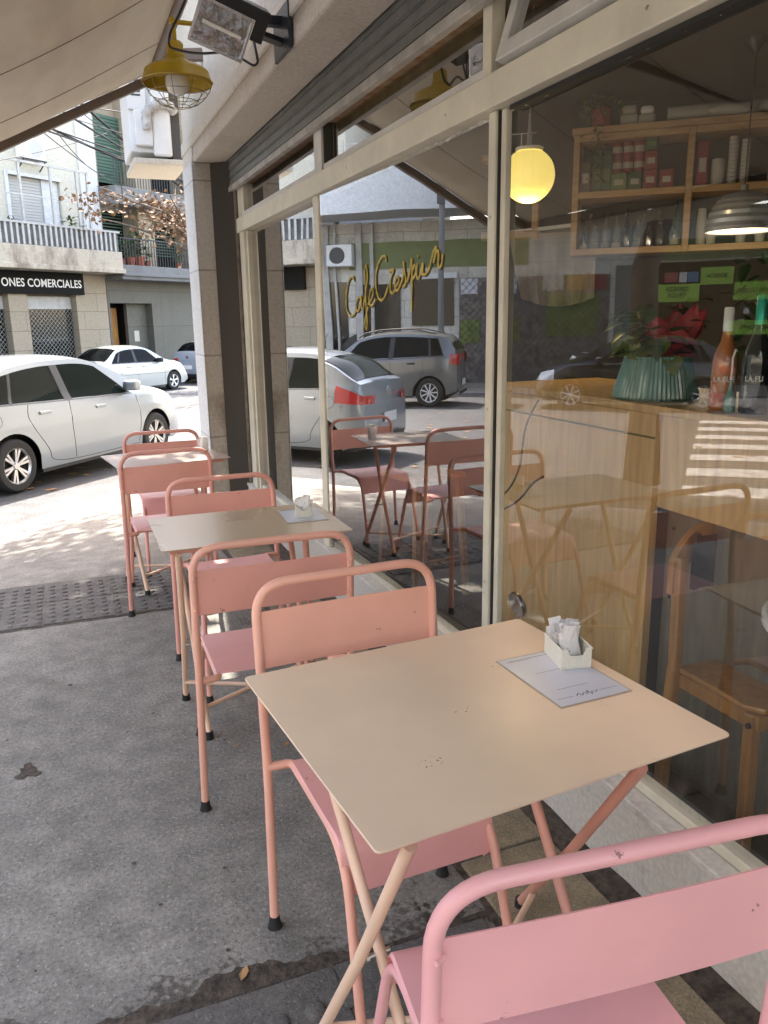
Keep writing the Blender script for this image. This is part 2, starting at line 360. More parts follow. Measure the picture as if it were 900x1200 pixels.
def ground_material(name, a, b, c, s=1.0, speck=0.35, rough=0.85, dappled=False):
    m = bpy.data.materials.new(name); m.use_nodes = True
    N = m.node_tree.nodes; L = m.node_tree.links; p = N['Principled BSDF']
    tc = N.new('ShaderNodeTexCoord')
    n1 = N.new('ShaderNodeTexNoise'); n1.inputs['Scale'].default_value = 0.9*s; n1.inputs['Detail'].default_value = 9; n1.inputs['Roughness'].default_value = 0.6
    n2 = N.new('ShaderNodeTexNoise'); n2.inputs['Scale'].default_value = 70*s; n2.inputs['Detail'].default_value = 5; n2.inputs['Roughness'].default_value = 0.7
    n3 = N.new('ShaderNodeTexVoronoi'); n3.inputs['Scale'].default_value = 190*s
    n4 = N.new('ShaderNodeTexNoise'); n4.inputs['Scale'].default_value = 9*s; n4.inputs['Detail'].default_value = 6
    for n in (n1, n2, n3, n4): L.new(tc.outputs['Object'], n.inputs['Vector'])
    r = N.new('ShaderNodeValToRGB'); e = r.color_ramp.elements
    e[0].color = (*a, 1); e[0].position = 0.33; e[1].color = (*b, 1); e[1].position = 0.66
    L.new(n1.outputs['Fac'], r.inputs[0])
    mr = N.new('ShaderNodeMapRange'); mr.inputs['From Min'].default_value = 0.3; mr.inputs['From Max'].default_value = 0.72
    mr.inputs['To Min'].default_value = 1-speck; mr.inputs['To Max'].default_value = 1+speck
    L.new(n2.outputs['Fac'], mr.inputs['Value'])
    m4 = N.new('ShaderNodeMapRange'); m4.inputs['From Min'].default_value = 0.3; m4.inputs['From Max'].default_value = 0.7
    m4.inputs['To Min'].default_value = 0.74; m4.inputs['To Max'].default_value = 1.2
    L.new(n4.outputs['Fac'], m4.inputs['Value'])
    mu = N.new('ShaderNodeMath'); mu.operation = 'MULTIPLY'; L.new(mr.outputs[0], mu.inputs[0]); L.new(m4.outputs[0], mu.inputs[1])
    v = N.new('ShaderNodeVectorMath'); v.operation = 'SCALE'; L.new(r.outputs[0], v.inputs[0]); L.new(mu.outputs[0], v.inputs['Scale'])
    # pale and dark grains of aggregate
    cr = N.new('ShaderNodeSeparateColor'); L.new(n3.outputs['Color'], cr.inputs[0])
    g1 = N.new('ShaderNodeMath'); g1.operation = 'GREATER_THAN'; g1.inputs[1].default_value = 0.965; L.new(cr.outputs[0], g1.inputs[0])
    g1b = N.new('ShaderNodeMath'); g1b.operation = 'MULTIPLY'; g1b.inputs[1].default_value = 0.4; L.new(g1.outputs[0], g1b.inputs[0])
    mx = N.new('ShaderNodeMix'); mx.data_type = 'RGBA'; L.new(g1b.outputs[0], mx.inputs['Factor']); L.new(v.outputs[0], mx.inputs['A']); mx.inputs['B'].default_value = (*c, 1)
    g2 = N.new('ShaderNodeMath'); g2.operation = 'GREATER_THAN'; g2.inputs[1].default_value = 0.94; L.new(cr.outputs[1], g2.inputs[0])
    g2b = N.new('ShaderNodeMath'); g2b.operation = 'MULTIPLY'; g2b.inputs[1].default_value = 0.45; L.new(g2.outputs[0], g2b.inputs[0])
    mx2 = N.new('ShaderNodeMix'); mx2.data_type = 'RGBA'; L.new(g2b.outputs[0], mx2.inputs['Factor']); L.new(mx.outputs['Result'], mx2.inputs['A']); mx2.inputs['B'].default_value = (a[0]*0.35, a[1]*0.35, a[2]*0.35, 1)
    L.new(mx2.outputs['Result'], p.inputs['Base Color']); p.inputs['Roughness'].default_value = rough
    bp = N.new('ShaderNodeBump'); bp.inputs['Strength'].default_value = 0.9; bp.inputs['Distance'].default_value = 0.006
    L.new(n2.outputs['Fac'], bp.inputs['Height']); L.new(bp.outputs[0], p.inputs['Normal'])
    MATS[name] = m
ground_material('concrete', (0.170, 0.158, 0.134), (0.272, 0.253, 0.218), (0.46, 0.43, 0.38))
ground_material('asphalt', (0.06, 0.061, 0.064), (0.095, 0.096, 0.099), (0.3, 0.3, 0.3), 0.6)
ground_material('tactile', (0.100, 0.092, 0.081), (0.150, 0.138, 0.122), (0.3, 0.29, 0.28), 1.3)
ground_material('slab_stone', (0.17, 0.135, 0.08), (0.30, 0.25, 0.165), (0.5, 0.46, 0.36), 1.6, 0.3)
mat('dirt_gap', (0.075, 0.058, 0.042), 0.95, var=0.75, vs=30, bump=0.8, bs=60)
mat('road_paint', (0.62, 0.60, 0.56), 0.7, var=0.35, vs=9, col2=(0.3, 0.29, 0.28))
mat('gum_pale', (0.24, 0.225, 0.20), 0.9, var=0.3, vs=60)
mat('kerb_stone', (0.32, 0.31, 0.29), 0.8, var=0.2, vs=8)
mat('leaf_dead', (0.40, 0.22, 0.09), 0.7, var=0.3, vs=12)
mat('blue_paint', (0.30, 0.42, 0.55), 0.8, var=0.3, vs=10)

b = MB(); rows = []
rads = [0.01]+[1.5*i for i in range(1, 22)]+[36, 45, 60, 90, 150, 300, 700]
for rr in rads:
    row = []
    for k in range(65):
        a = 2*PI*k/64; x, y = rr*math.cos(a), rr*math.sin(a); row.append((x, y, road_z(x, y)))
    rows.append(row)
b.grid(rows, flip=True); struct(b.build('road', 'asphalt', smooth=60))

# corner sidewalk in front of the chamfered cafe corner
SD = Vector((0.65, 0.76, 0)).normalized(); ND = Vector((SD.y, -SD.x, 0))
def sp(a, n=0.0):     # along the side street kerb
    p = Vector((-0.21, 7.98, 0))+SD*a+ND*n; return (p.x, p.y)
corner = [sp(30), sp(5), sp(0), sp(-3.6), (-3.15, 4.3), (-3.4, 3.6), (-3.45, 2.6), (-3.1, 1.6), (-2.4, 0.6), (3.0, -6.0), (12, -17)]
inner = [(14, -12), (14, 22)]
# flat beside the cafe, ramped down to the road over the last two metres
flat = [sp(30, 2.1), sp(5, 2.1), sp(0, 2.1), (-0.96, 3.95), (-1.10, 3.5), (-1.2, 3.2), (-1.2, 2.7), (-1.1, 2.2), (-0.9, 1.7), (4.6, -4.7), (13.6, -15.7)]
def dens(P):
    out = []
    for i in range(len(P)-1):
        for j in range(10): out.append(Vector((*P[i], 0)).lerp(Vector((*P[i+1], 0)), j/10))
    return out+[Vector((*P[-1], 0))]
co_, fl_ = dens(corner), dens(flat); rows = [[(p.x, p.y, -1.0) for p in co_]]
def swz(t): return -0.265*(1-t)**1.25
for k in range(9):
    t = k/8; rows.append([(p.lerp(q, t).x, p.lerp(q, t).y, swz(t)) for p, q in zip(co_, fl_)])
b = MB(); b.grid(rows, flip=True); b.add([(x, y, 0) for x, y in list(reversed(flat))+inner[::1]], [tuple(range(len(flat)+2))])
ob_ = b.build('sidewalk', 'concrete', smooth=40)
for p_ in ob_.data.polygons:
    pass
struct(ob_)
b = MB()
for i in range(len(corner)-1):
    a_, c_ = Vector((*corner[i], -0.33)), Vector((*corner[i+1], -0.33)); b.bar(a_, c_, 0.14, 0.14)
struct(b.build('kerb', 'kerb_stone', bevel=0.015))

# ramp strip of raised domes, far and near
def tactile(name, x0, x1, y0, y1, pitch, rad, h, tile):
    b = MB()
    n = max(1, round((x1-x0)/tile)); w = (x1-x0)/n; mrows = max(1, round((y1-y0)/tile)); d = (y1-y0)/mrows
    for i in range(n):
        for j in range(mrows):
            b.box(x0+i*w+0.004, x0+(i+1)*w-0.004, y0+j*d+0.004, y0+(j+1)*d-0.004, -0.02, 0.005+random.uniform(0, 0.002))
    y = y0+pitch*0.6
    while y < y1-pitch*0.3:
        x = x0+pitch*0.6
        while x < x1-pitch*0.3:
            b.lathe([(rad, 0.005), (rad*0.85, 0.005+h*0.7), (rad*0.5, 0.005+h), (0.0005, 0.005+h*1.06)], (x, y, 0), 10)
            x += pitch
        y += pitch
    return struct(b.build(name, 'tactile', smooth=50))
tactile('tactile_paving', -0.94, 0.86, 4.19, 4.90, 0.066, 0.017, 0.006, 0.36)
tactile('tactile_paving', -0.35, 0.86, 0.35, 1.53, 0.085, 0.026, 0.008, 0.40)
# dark joints round the strips
b = MB()
def ragged(x0, x1, y, w0, w1, n=60, seed=1, zz=0.0035):
    rnd = random.Random(seed); top = []; bot = []
    ph = [rnd.uniform(0, 6.28) for _ in range(7)]
    for i in range(n+1):
        t = i/n; x = x0+(x1-x0)*t
        q = 0.5+sum(math.sin(t*f*6.28+p)*a for f, p, a in zip((1.3, 2.7, 5.1, 9.7, 17, 31, 53), ph, (.22, .16, .12, .08, .05, .035, .02)))
        q = max(0.02, q)*(0.30+0.9*math.sin(PI*min(1, t*1.15))**2)
        top.append((x, y+w0+(w1-w0)*q, zz)); bot.append((x, y-0.006+0.003*math.sin(t*90+ph[0]), zz))
    b.grid([bot, top]); return
    top = []; bot = []
    wv = w0
    for i in range(n+1):
        x = x0+(x1-x0)*i/n; t = i/n
        wv = wv*0.82+0.18*rnd.uniform(w0, w1)*(0.35+1.6*math.sin(PI*min(1, t*1.15))**2)
        top.append((x, y+wv+rnd.uniform(-0.004, 0.004), 0.0035)); bot.append((x, y-0.012+rnd.uniform(-0.002, 0.002), 0.0035))
    b.grid([bot, top])
ragged(-0.95, 0.88, 4.175, 0.004, 0.012, 60, 3)
ragged(-0.4, 0.9, 1.535, 0.006, 0.075, 260, 5)
ragged(-0.95, 0.88, 4.903, 0.002, 0.006, 60, 6)
# drain-like dark blot and gum marks on the concrete
rnd = random.Random(4)
pts = []
for k in range(26):
    a = 2*PI*k/26; q = rnd.uniform(0.35, 1.0); pts.append((-0.245+0.055*q*math.cos(a), 2.745+0.06*q*math.sin(a), 0.0035))
b.add(pts, [tuple(range(26))])
for (x, y, s) in ((0.235, 1.545+0.13, 0.006), (0.05, 2.1, 0.007), (-0.1, 3.4, 0.01), (0.2, 3.0, 0.006), (-0.3, 1.9, 0.008), (0.1, 1.9, 0.005)):
    b.add([(x+s*math.cos(a*PI/4), y+s*math.sin(a*PI/4), 0.0035) for a in range(8)], [tuple(range(8))])
for i in range(26):
    x, y, s_ = rnd.uniform(-.9, .8), rnd.uniform(1.7, 4.1), rnd.uniform(.002, .006)
    b.add([(x+s_*rnd.uniform(.7, 1.3)*math.cos(a*PI/4), y+s_*rnd.uniform(.7, 1.3)*math.sin(a*PI/4), 0.003) for a in range(8)], [tuple(range(8))])
struct(b.build('pavement_cracks', 'dirt_gap'))
b = MB()
for i in range(22):
    x, y, s_ = rnd.uniform(-.9, .8), rnd.uniform(1.6, 4.1), rnd.uniform(.003, .009)
    b.add([(x+s_*rnd.uniform(.7, 1.3)*math.cos(a*PI/4), y+s_*rnd.uniform(.7, 1.3)*math.sin(a*PI/4), 0.0026) for a in range(8)], [tuple(range(8))])
struct(b.build('gum_spots', 'gum_pale'))

# loose grit thinning out around the broken edge, gum spots and stains
gm = bpy.data.materials.new('grit'); gm.use_nodes = True
N = gm.node_tree.nodes; L = gm.node_tree.links; p = N['Principled BSDF']; p.inputs['Base Color'].default_value = (0.07, 0.055, 0.042, 1); p.inputs['Roughness'].default_value = 0.95
tc = N.new('ShaderNodeTexCoord'); n1 = N.new('ShaderNodeTexNoise'); n1.inputs['Scale'].default_value = 55; n1.inputs['Detail'].default_value = 6
n2 = N.new('ShaderNodeTexNoise'); n2.inputs['Scale'].default_value = 5; n2.inputs['Detail'].default_value = 4
L.new(tc.outputs['Object'], n1.inputs['Vector']); L.new(tc.outputs['Object'], n2.inputs['Vector'])
mu = N.new('ShaderNodeMath'); mu.operation = 'MULTIPLY'; L.new(n1.outputs['Fac'], mu.inputs[0]); L.new(n2.outputs['Fac'], mu.inputs[1])
mr = N.new('ShaderNodeMapRange'); mr.inputs['From Min'].default_value = 0.25; mr.inputs['From Max'].default_value = 0.33; mr.inputs['To Max'].default_value = 0.5
L.new(mu.outputs[0], mr.inputs['Value']); L.new(mr.outputs[0], p.inputs['Alpha']); MATS['grit'] = gm
b = MB(); b.grid([[(-0.4+1.3*i/20, 1.54, 0.0025) for i in range(21)], [(-0.4+1.3*i/20, 1.66+0.03*math.sin(i*1.3), 0.0025) for i in range(21)]])
b.grid([[(0.72, -1+i*.25, 0.0021) for i in range(25)], [(0.874, -1+i*.25, 0.0021) for i in range(25)]], flip=True)
struct(b.build('pavement_dirt', 'grit'))
# stone slabs along the cafe wall
b = MB(); rnd = random.Random(9); y = -1.4
while y < 6.1:
    l = rnd.uniform(0.75, 1.15); y1 = min(y+l, 6.18)
    b.box(0.905+rnd.uniform(-0.006, 0.006), 1.19, y+0.006, y1-0.006, -0.05, 0.006+rnd.uniform(0, 0.006)); y = y1
struct(b.build('stone_edging', 'slab_stone', bevel=0.006))
b = MB(); ys = [-1.4+i*0.12 for i in range(65)]; rnd = random.Random(12)
b.grid([[(0.872+rnd.uniform(0, .012), yy, 0.0042) for yy in ys], [(0.915, yy, 0.0042) for yy in ys]], flip=True)
b.grid([[(1.182, yy, 0.0022) for yy in ys], [(1.275, yy, 0.010+rnd.uniform(0, .012)) for yy in ys]], flip=True)
struct(b.build('gutter_gap', 'dirt_gap'))
# fallen leaves
b = MB(); rnd = random.Random(21)
def leaf_on(b, x, y, z, s, rnd):
    a = rnd.uniform(0, 6.28); c, q = math.cos(a), math.sin(a)
    P = [(-1, 0, 0.0), (-.3, .45, .25), (.5, .35, .1), (1, 0, .3), (.4, -.4, .15), (-.4, -.4, .3)]
    b.add([(x+s*(px*c-py*q), y+s*(px*q+py*c), z+0.006+s*pz*0.5) for px, py, pz in P], [(0, 1, 2, 3), (0, 3, 4, 5)])
for (x, y, s) in ((0.255, 1.585, .022), (0.62, 2.56, .018), (0.45, 2.62, .012), (0.3, 3.3, .012)):
    leaf_on(b, x, y, 0, s, rnd)
for i in range(260):
    x, y = rnd.uniform(-8, 4), rnd.uniform(7, 22)
    if math.hypot(x, y) < 8: continue
    leaf_on(b, x, y, road_z(x, y), rnd.uniform(.04, .08), rnd)
o = b.build('fallen_leaves', 'leaf_dead'); o['kind'] = 'stuff'; tag(o, 'dry brown leaves scattered over the pavement and road', 'leaves')

# zebra crossing over the side street
b = MB(); T = Vector((-0.70, 0.715, 0)).normalized(); D = Vector((-0.76, -0.65, 0))
for k in range(7):
    c0 = Vector((-3.05, 6.25, 0))+T*(k*1.08)
    rows = []
    for j in range(2):
        row = []
        for i in range(9):
            p = c0+T*(0.5*j)+D*(-0.0+i*0.5); row.append((p.x, p.y, road_z(p.x, p.y)+0.006))
        rows.append(row)
    b.grid(rows, flip=False)
struct(b.build('zebra_crossing', 'road_paint', recalc=False))

# ================================================================= CAFE BUILDING
XG = 1.335
cafe = thing('cafe_building', 'cream framed corner cafe with long shop windows, tiled pillar and half raised roller shutter', 'building', (1.27, 0, 0))
ox = 1.27
def cb(b, name, m, **k):
    b.v = [(x-ox, y, z) for x, y, z in b.v]
    return b.build(name, m, cafe, **k)
b = MB(); b.box(1.27, 1.30, -1.5, 6.2, -0.1, 0.238); b.box(1.262, 1.345, -1.5, 6.2, 0.238, 0.262)
b.box(1.302, 1.40, -1.5, 6.2, -0.1, 0.2365)
cb(b, 'base_wall', 'base_paint', bevel=0.004)
# pillar
b = MB(); b.box(1.02, 1.252, 6.2, 6.62, -0.4, 2.6)
cb(b, 'pillar', 'pillar_stone', bevel=0.004)
b = MB(); b.box(1.014, 1.0185, 6.196, 6.625, -0.4, 2.602); cb(b, 'pillar_lit_side', 'pillar_lit')  # street side of the pillar, skylight painted in as a paler colour
# lintel beam and upper wall
b = MB(); b.box(1.03, 1.252, -1.5, 6.196, 2.6, 2.78); cb(b, 'lintel', 'soffit_paint', bevel=0.01)
b = MB(); b.box(1.03, 1.45, -1.5, 6.62, 2.781, 6.5); b.box(1.012, 1.0295, -1.5, 6.62, 2.70, 2.79); b.box(1.02, 1.45, 6.197, 6.62, 2.603, 2.78)
cb(b, 'upper_wall', 'plaster_white', bevel=0.008)
b = MB(); b.box(1.46, 8, -1.5, 3.0, 2.95, 6.5); b.box(7.8, 8, -1.5, 14, -0.1, 6.5)
p0, p1 = Vector((1.04, 6.64, 0)), Vector((1.04, 6.64, 0))+Vector((.77, .64, 0))*9
b.bar(p0+Vector((.12, -.14, 3.2)), p1+Vector((.12, -.14, 3.2)), 0.3, 6.6)
cb(b, 'side_wall', 'plaster_white')
# shutter
b = MB(); n = 5
for i in range(n):
    z = 2.43+i*0.052
    b.box(1.262, 1.274, 0.0-1.5, 6.17, z, z+0.040); b.box(1.257, 1.262, -1.5, 6.17, z+0.006, z+0.014)
b.box(1.268, 1.272, -1.5, 6.17, 2.41, 2.76)
cb(b, 'roller_shutter', 'shutter_metal')
b = MB(); b.box(1.250, 1.284, -1.5, 6.17, 2.392, 2.428); cb(b, 'shutter_bottom_rail', 'shutter_bar', bevel=0.004)
b = MB(); b.box(1.286, 1.36, -1.5, 6.12, 2.425, 2.78); cb(b, 'shutter_housing', 'rust')
b = MB(); b.box(1.2535, 1.2585, 6.15, 6.2, -0.1, 2.6); cb(b, 'shutter_guide', 'channel_dark'); b = MB(); b.box(1.2635, 1.30, 6.186, 6.24, -0.1, 2.43); cb(b, 'shutter_guide', 'channel_brown')
b = MB(); b.box(1.2795, 1.36, 6.06, 6.18, 0.26, 2.43); cb(b, 'shutter_guide', 'channel_brown')

# fixed frame members
def member(name, x0, x1, y0, y1, z0, z1, m='frame_cream', bv=0.004): 
    b = MB(); b.box(x0, x1, y0, y1, z0, z1); return cb(b, name, m, bevel=bv)
member('transom', 1.272, 1.36, -1.5, 6.0, 2.105, 2.200)
member('mullion', 1.298, 1.336, 2.312, 2.354, 0.262, 2.103)
member('mullion', 1.296, 1.345, 2.342, 2.396, 2.202, 2.424)
member('mullion', 1.285, 1.345, 4.085, 4.175, 0.262, 2.103)
member('mullion', 1.290, 1.36, 4.02, 4.14, 2.202, 2.424, 'frame_white')
member('window_jamb', 1.285, 1.36, 5.84, 5.93, 0.262, 2.103)
member('window_jamb', 1.30, 1.36, 5.95, 6.045, 0.262, 2.424)
member('window_jamb', 1.30, 1.36, 5.86, 5.94, 2.202, 2.424)
member('window_bead', 1.314, 1.337, 2.276, 2.304, 0.262, 2.103)
member('window_bead', 1.302, 1.345, 5.795, 5.832, 0.262, 2.103)
member('bottom_rail', 1.315, 1.36, -1.5, 5.9, 0.264, 0.292)
member('window_bead', 1.300, 1.345, 2.26, 2.26+0.001, 0.3, 0.301) if False else None
b = MB()
b.box(1.308, 1.336, 2.3045, 2.3115, 0.262, 2.103); b.box(1.305, 1.345, 4.076, 4.0845, 0.262, 2.103)
b.box(1.31, 1.35, -1.5, 2.25, 2.092, 2.104); b.box(1.303, 1.35, 4.008, 4.0195, 2.203, 2.424)
cb(b, 'putty_line', 'putty_dark')
# transom-light rails (paler sash paint)
for (ya, yb) in ((4.142, 5.858), (2.394, 4.005)):
    member('sash_rail', 1.296, 1.345, ya, yb, 2.2015, 2.236, 'frame_white')
# open hopper sash over the near window, tipped inward at the top
sash = MB()
Y0, Y1, H = 0.30, 2.285, 0.36
for (y0, y1, z0, z1) in ((Y0, Y1, 0, 0.05), (Y0, Y1, H-.05, H), (Y0, Y0+.045, .05, H-.05), (Y1-.045, Y1, .05, H-.05)):
    sash.box(-0.02, 0.02, y0, y1, z0, z1)
so = sash.build('open_sash', 'frame_white', cafe, bevel=0.004); so.location = (1.296-ox, 0, 2.222); so.rotation_euler = (0, R(17), 0)
g = MB(); g.quad((0, Y1-.04, .045), (0, Y0+.04, .045), (0, Y0+.04, H-.045), (0, Y1-.04, H-.045)); g.build('glass', 'window_glass', so)
b = MB(); b.box(1.30, 1.345, -1.5, 0.28, 2.2015, 2.424); b.box(1.315, 1.35, -1.5, 2.32, 2.2015, 2.2045); b.box(1.318, 1.335, 2.05, 2.24, 2.2045, 2.216)
cb(b, 'sash_stop', 'putty_dark')

# old putty smeared along the frame, screws
rnd = random.Random(31)
for (y0, y1, z) in ((-1.4, 2.245, 2.100), (2.36, 4.07, 2.100), (2.40, 4.0, 2.2375)):
    b = MB(); P = []; q = y0
    while q < y1: P.append((1.3345-(0.004 if z < 2.2 else 0.006), q, z+rnd.uniform(-.004, .003))); q += rnd.uniform(.012, .03)
    b.tube(P, [rnd.uniform(.0025, .0085) for _ in P], 6); cb(b, 'putty', 'putty_pale', smooth=60)
for (y, z) in ((2.333, .6), (2.333, 1.2), (2.333, 1.8), (4.13, .7), (4.13, 1.5), (2.6, 2.15), (3.6, 2.15), (1.6, 2.15), (0.8, 2.15), (4.9, 2.15)):
    b = MB(); x = 1.2975 if z < 2.1 else 1.2715
    if 4 < y < 4.2: x = 1.2845
    b.lathe([(.001, .0012), (.0045, .001), (.0055, 0)], (x, y, z), 12, M=Matrix.Rotation(R(-90), 4, 'Y')); cb(b, 'screw', 'bolt')
# panes (normals toward the street)
def pane(ya, yb, z0, z1, xa=XG, xb=XG, m='window_glass'):
    b = MB(); b.quad((xb, yb, z0), (xa, ya, z0), (xa, ya, z1), (xb, yb, z1)); return cb(b, 'window_pane', m)
pane(-1.5, 2.30, 0.28, 2.11, m='window_glass_far')
TA = math.tan(R(1.5))
pane(2.33, 4.10, 0.28, 2.11, XG+0.002, XG+0.002-TA*1.75)
pane(4.15, 5.86, 0.28, 2.11)
pane(2.37, 4.04, 2.22, 2.44); pane(4.11, 5.88, 2.22, 2.44)

# interior shell
BW = Vector((3.12, 4.50, 0)); BD = Vector((0.76, -0.65, 0)); BN = Vector((-0.65, -0.76, 0))
b = MB(); pA = BW+BD*-2.6; pB = BW+BD*3.6
b.bar(pA-BN*.06+Vector((0, 0, 1.35)), pB-BN*.06+Vector((0, 0, 1.35)), 0.12, 2.9)
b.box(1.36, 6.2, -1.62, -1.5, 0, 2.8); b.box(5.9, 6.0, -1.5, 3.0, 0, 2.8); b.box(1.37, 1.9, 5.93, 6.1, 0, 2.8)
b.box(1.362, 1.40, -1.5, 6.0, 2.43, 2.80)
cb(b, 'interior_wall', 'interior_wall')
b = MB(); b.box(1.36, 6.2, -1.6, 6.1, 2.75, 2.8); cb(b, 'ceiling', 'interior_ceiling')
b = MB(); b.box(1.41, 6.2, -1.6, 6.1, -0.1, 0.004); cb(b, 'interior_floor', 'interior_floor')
b = MB(); b.box(1.45, 1.9, 1.2, 4.5, 2.05, 2.2) if False else None
# gold hand lettering on the glass
ST = [[(1.212, 1.669), (1.234, 1.686), (1.275, 1.675), (1.311, 1.631), (1.323, 1.586), (1.318, 1.541), (1.279, 1.512), (1.23, 1.514), (1.197, 1.539)], [(1.128, 1.59), (1.155, 1.593), (1.183, 1.577), (1.196, 1.547), (1.182, 1.53), (1.15, 1.546), (1.128, 1.587), (1.13, 1.549), (1.109, 1.538)], [(1.109, 1.538), (1.074, 1.612), (1.05, 1.675), (1.061, 1.725), (1.079, 1.703), (1.077, 1.639), (1.073, 1.559), (1.063, 1.494), (1.072, 1.45), (1.092, 1.472), (1.077, 1.51), (1.05, 1.547)], [(1.049, 1.558), (1.011, 1.578), (0.985, 1.609), (1.008, 1.623), (1.033, 1.59), (1.029, 1.558), (0.998, 1.554), (0.963, 1.577)], [(0.838, 1.729), (0.848, 1.75), (0.893, 1.745), (0.936, 1.71), (0.955, 1.66), (0.95, 1.618), (0.924, 1.581), (0.89, 1.573), (0.85, 1.594), (0.819, 1.633)], [(0.812, 1.688), (0.764, 1.689), (0.787, 1.667), (0.8, 1.638), (0.798, 1.608), (0.773, 1.597), (0.747, 1.616)], [(0.747, 1.621), (0.718, 1.639), (0.713, 1.654), (0.737, 1.658), (0.753, 1.636), (0.747, 1.611), (0.723, 1.609), (0.698, 1.628)], [(0.698, 1.628), (0.67, 1.661), (0.664, 1.717), (0.657, 1.679), (0.644, 1.65), (0.65, 1.626), (0.674, 1.62)], [(0.633, 1.635), (0.606, 1.676), (0.589, 1.721), (0.587, 1.642), (0.591, 1.568), (0.595, 1.525)], [(0.586, 1.67), (0.563, 1.697), (0.55, 1.675), (0.566, 1.653), (0.584, 1.647)], [(0.553, 1.664), (0.539, 1.7), (0.545, 1.657), (0.531, 1.644), (0.509, 1.664), (0.489, 1.7), (0.492, 1.665), (0.477, 1.657)], [(0.535, 1.723), (0.53, 1.731)], [(0.507, 1.661), (0.466, 1.657), (0.433, 1.68), (0.406, 1.724), (0.384, 1.748), (0.38, 1.735), (0.4, 1.694)], [(0.4, 1.694), (0.382, 1.724), (0.364, 1.734), (0.358, 1.718), (0.362, 1.688), (0.351, 1.674), (0.333, 1.687), (0.327, 1.72)]]
b = MB(); b2 = MB(); nx, ny = math.cos(R(1.5)), math.sin(R(1.5))
def smoothpath(P, n=5):
    out = []
    for i in range(len(P)-1):
        p0 = P[max(i-1, 0)]; p1 = P[i]; p2 = P[i+1]; p3 = P[min(i+2, len(P)-1)]
        for j in range(n):
            t = j/n
            out.append(tuple(0.5*((2*p1[k])+(-p0[k]+p2[k])*t+(2*p0[k]-5*p1[k]+4*p2[k]-p3[k])*t*t+(-p0[k]+3*p1[k]-3*p2[k]+p3[k])*t**3) for k in range(2)))
    out.append(P[-1]); return out
for s_ in ST:
    q = smoothpath(s_)
    def w(t, z, off): return (XG-ny*t-nx*off, 2.4+nx*t-ny*off, z)
    b.tube([w(t, z, 0.004) for t, z in q], [0.0034+0.0028*abs(math.sin(i*0.5)) for i in range(len(q))], 8, up=(1, 0, 0), flat=0.35)
    b2.tube([w(t-0.004, z-0.005, 0.0015) for t, z in q], 0.0045, 6, up=(1, 0, 0), flat=0.2)
lt = cb(b, 'window_lettering', 'gold_paint', smooth=60); cb(b2, 'lettering_edge', 'gold_shadow')

# ================================================================= AWNING
m = bpy.data.materials.new('canvas'); m.use_nodes = True
N = m.node_tree.nodes; L = m.node_tree.links; p = N['Principled BSDF']; out = N['Material Output']
tc = N.new('ShaderNodeTexCoord'); n = N.new('ShaderNodeTexNoise'); n.inputs['Scale'].default_value = 2.2; n.inputs['Detail'].default_value = 7
mp = N.new('ShaderNodeMapping'); mp.inputs['Scale'].default_value = (3, 0.8, 1); L.new(tc.outputs['Object'], mp.inputs[0]); L.new(mp.outputs[0], n.inputs['Vector'])
r = N.new('ShaderNodeValToRGB'); r.color_ramp.elements[0].color = (0.72, 0.64, 0.51, 1); r.color_ramp.elements[1].color = (0.80, 0.73, 0.60, 1)
r.color_ramp.elements[0].position = 0.35; r.color_ramp.elements[1].position = 0.65
L.new(n.outputs['Fac'], r.inputs[0]); L.new(r.outputs[0], p.inputs['Base Color']); p.inputs['Roughness'].default_value = 0.85
tl = N.new('ShaderNodeBsdfTranslucent'); L.new(r.outputs[0], tl.inputs[0])
wv = N.new('ShaderNodeTexNoise'); wv.inputs['Scale'].default_value = 60; mpw = N.new('ShaderNodeMapping'); mpw.inputs['Scale'].default_value = (0.25, 3, 1)
L.new(tc.outputs['Object'], mpw.inputs[0]); L.new(mpw.outputs[0], wv.inputs['Vector'])
bp = N.new('ShaderNodeBump'); bp.inputs['Strength'].default_value = 0.5; bp.inputs['Distance'].default_value = 0.006; L.new(wv.outputs['Fac'], bp.inputs['Height']); L.new(bp.outputs[0], p.inputs['Normal'])
mx = N.new('ShaderNodeMixShader'); mx.inputs[0].default_value = 0.07; L.new(p.outputs[0], mx.inputs[1]); L.new(tl.outputs[0], mx.inputs[2]); L.new(mx.outputs[0], out.inputs[0])
MATS['canvas'] = m
mat('seam', (0.17, 0.13, 0.085), 0.8)
AW = thing('awning', 'tan canvas awning on a brown frame stretched over the sidewalk tables', 'awning', (0.7, 3.0, 2.95))
def awz(x, y): return 2.600+(x+0.216)*0.488
def awp(x, y):   # sagging cloth between the front bar and the roller
    t = (x+1.0)/(1.71)
    sag = -0.085*math.sin(PI*min(1, max(0, t)))*(0.75+0.25*math.cos(2*PI*(y-0.4)/1.35)) 
    ends = min(1, max(0, (6.02-y)/0.35))
    return (x-0.7, y-3.0, awz(x, y)+0.035+sag*ends-2.95)
def sheet(off):
    rows = []
    for j in range(0, 91):
        y = -1.6+(6.02+1.6)*j/90
        rows.append([(lambda q: (q[0], q[1], q[2]+off))(awp(-1.02+1.76*i/26, y)) for i in range(27)])
    return rows
b = MB(); b.grid(sheet(0.0)); b.grid(sheet(0.004), flip=True)
for j in range(0, 0): pass
b.build('canvas', 'canvas', AW, smooth=60)
for y in (5.35, 4.35, 3.35, 2.35, 1.35, 0.35):
    b = MB(); b.tube([(lambda q: (q[0], q[1], q[2]-0.0015))(awp(-1.01+1.74*i/26, y)) for i in range(27)], 0.003, 5, flat=0.4)
    b.build('seam', 'seam', AW)
def awl(x, y, z): return (x-0.7, y-3.0, z-2.95)
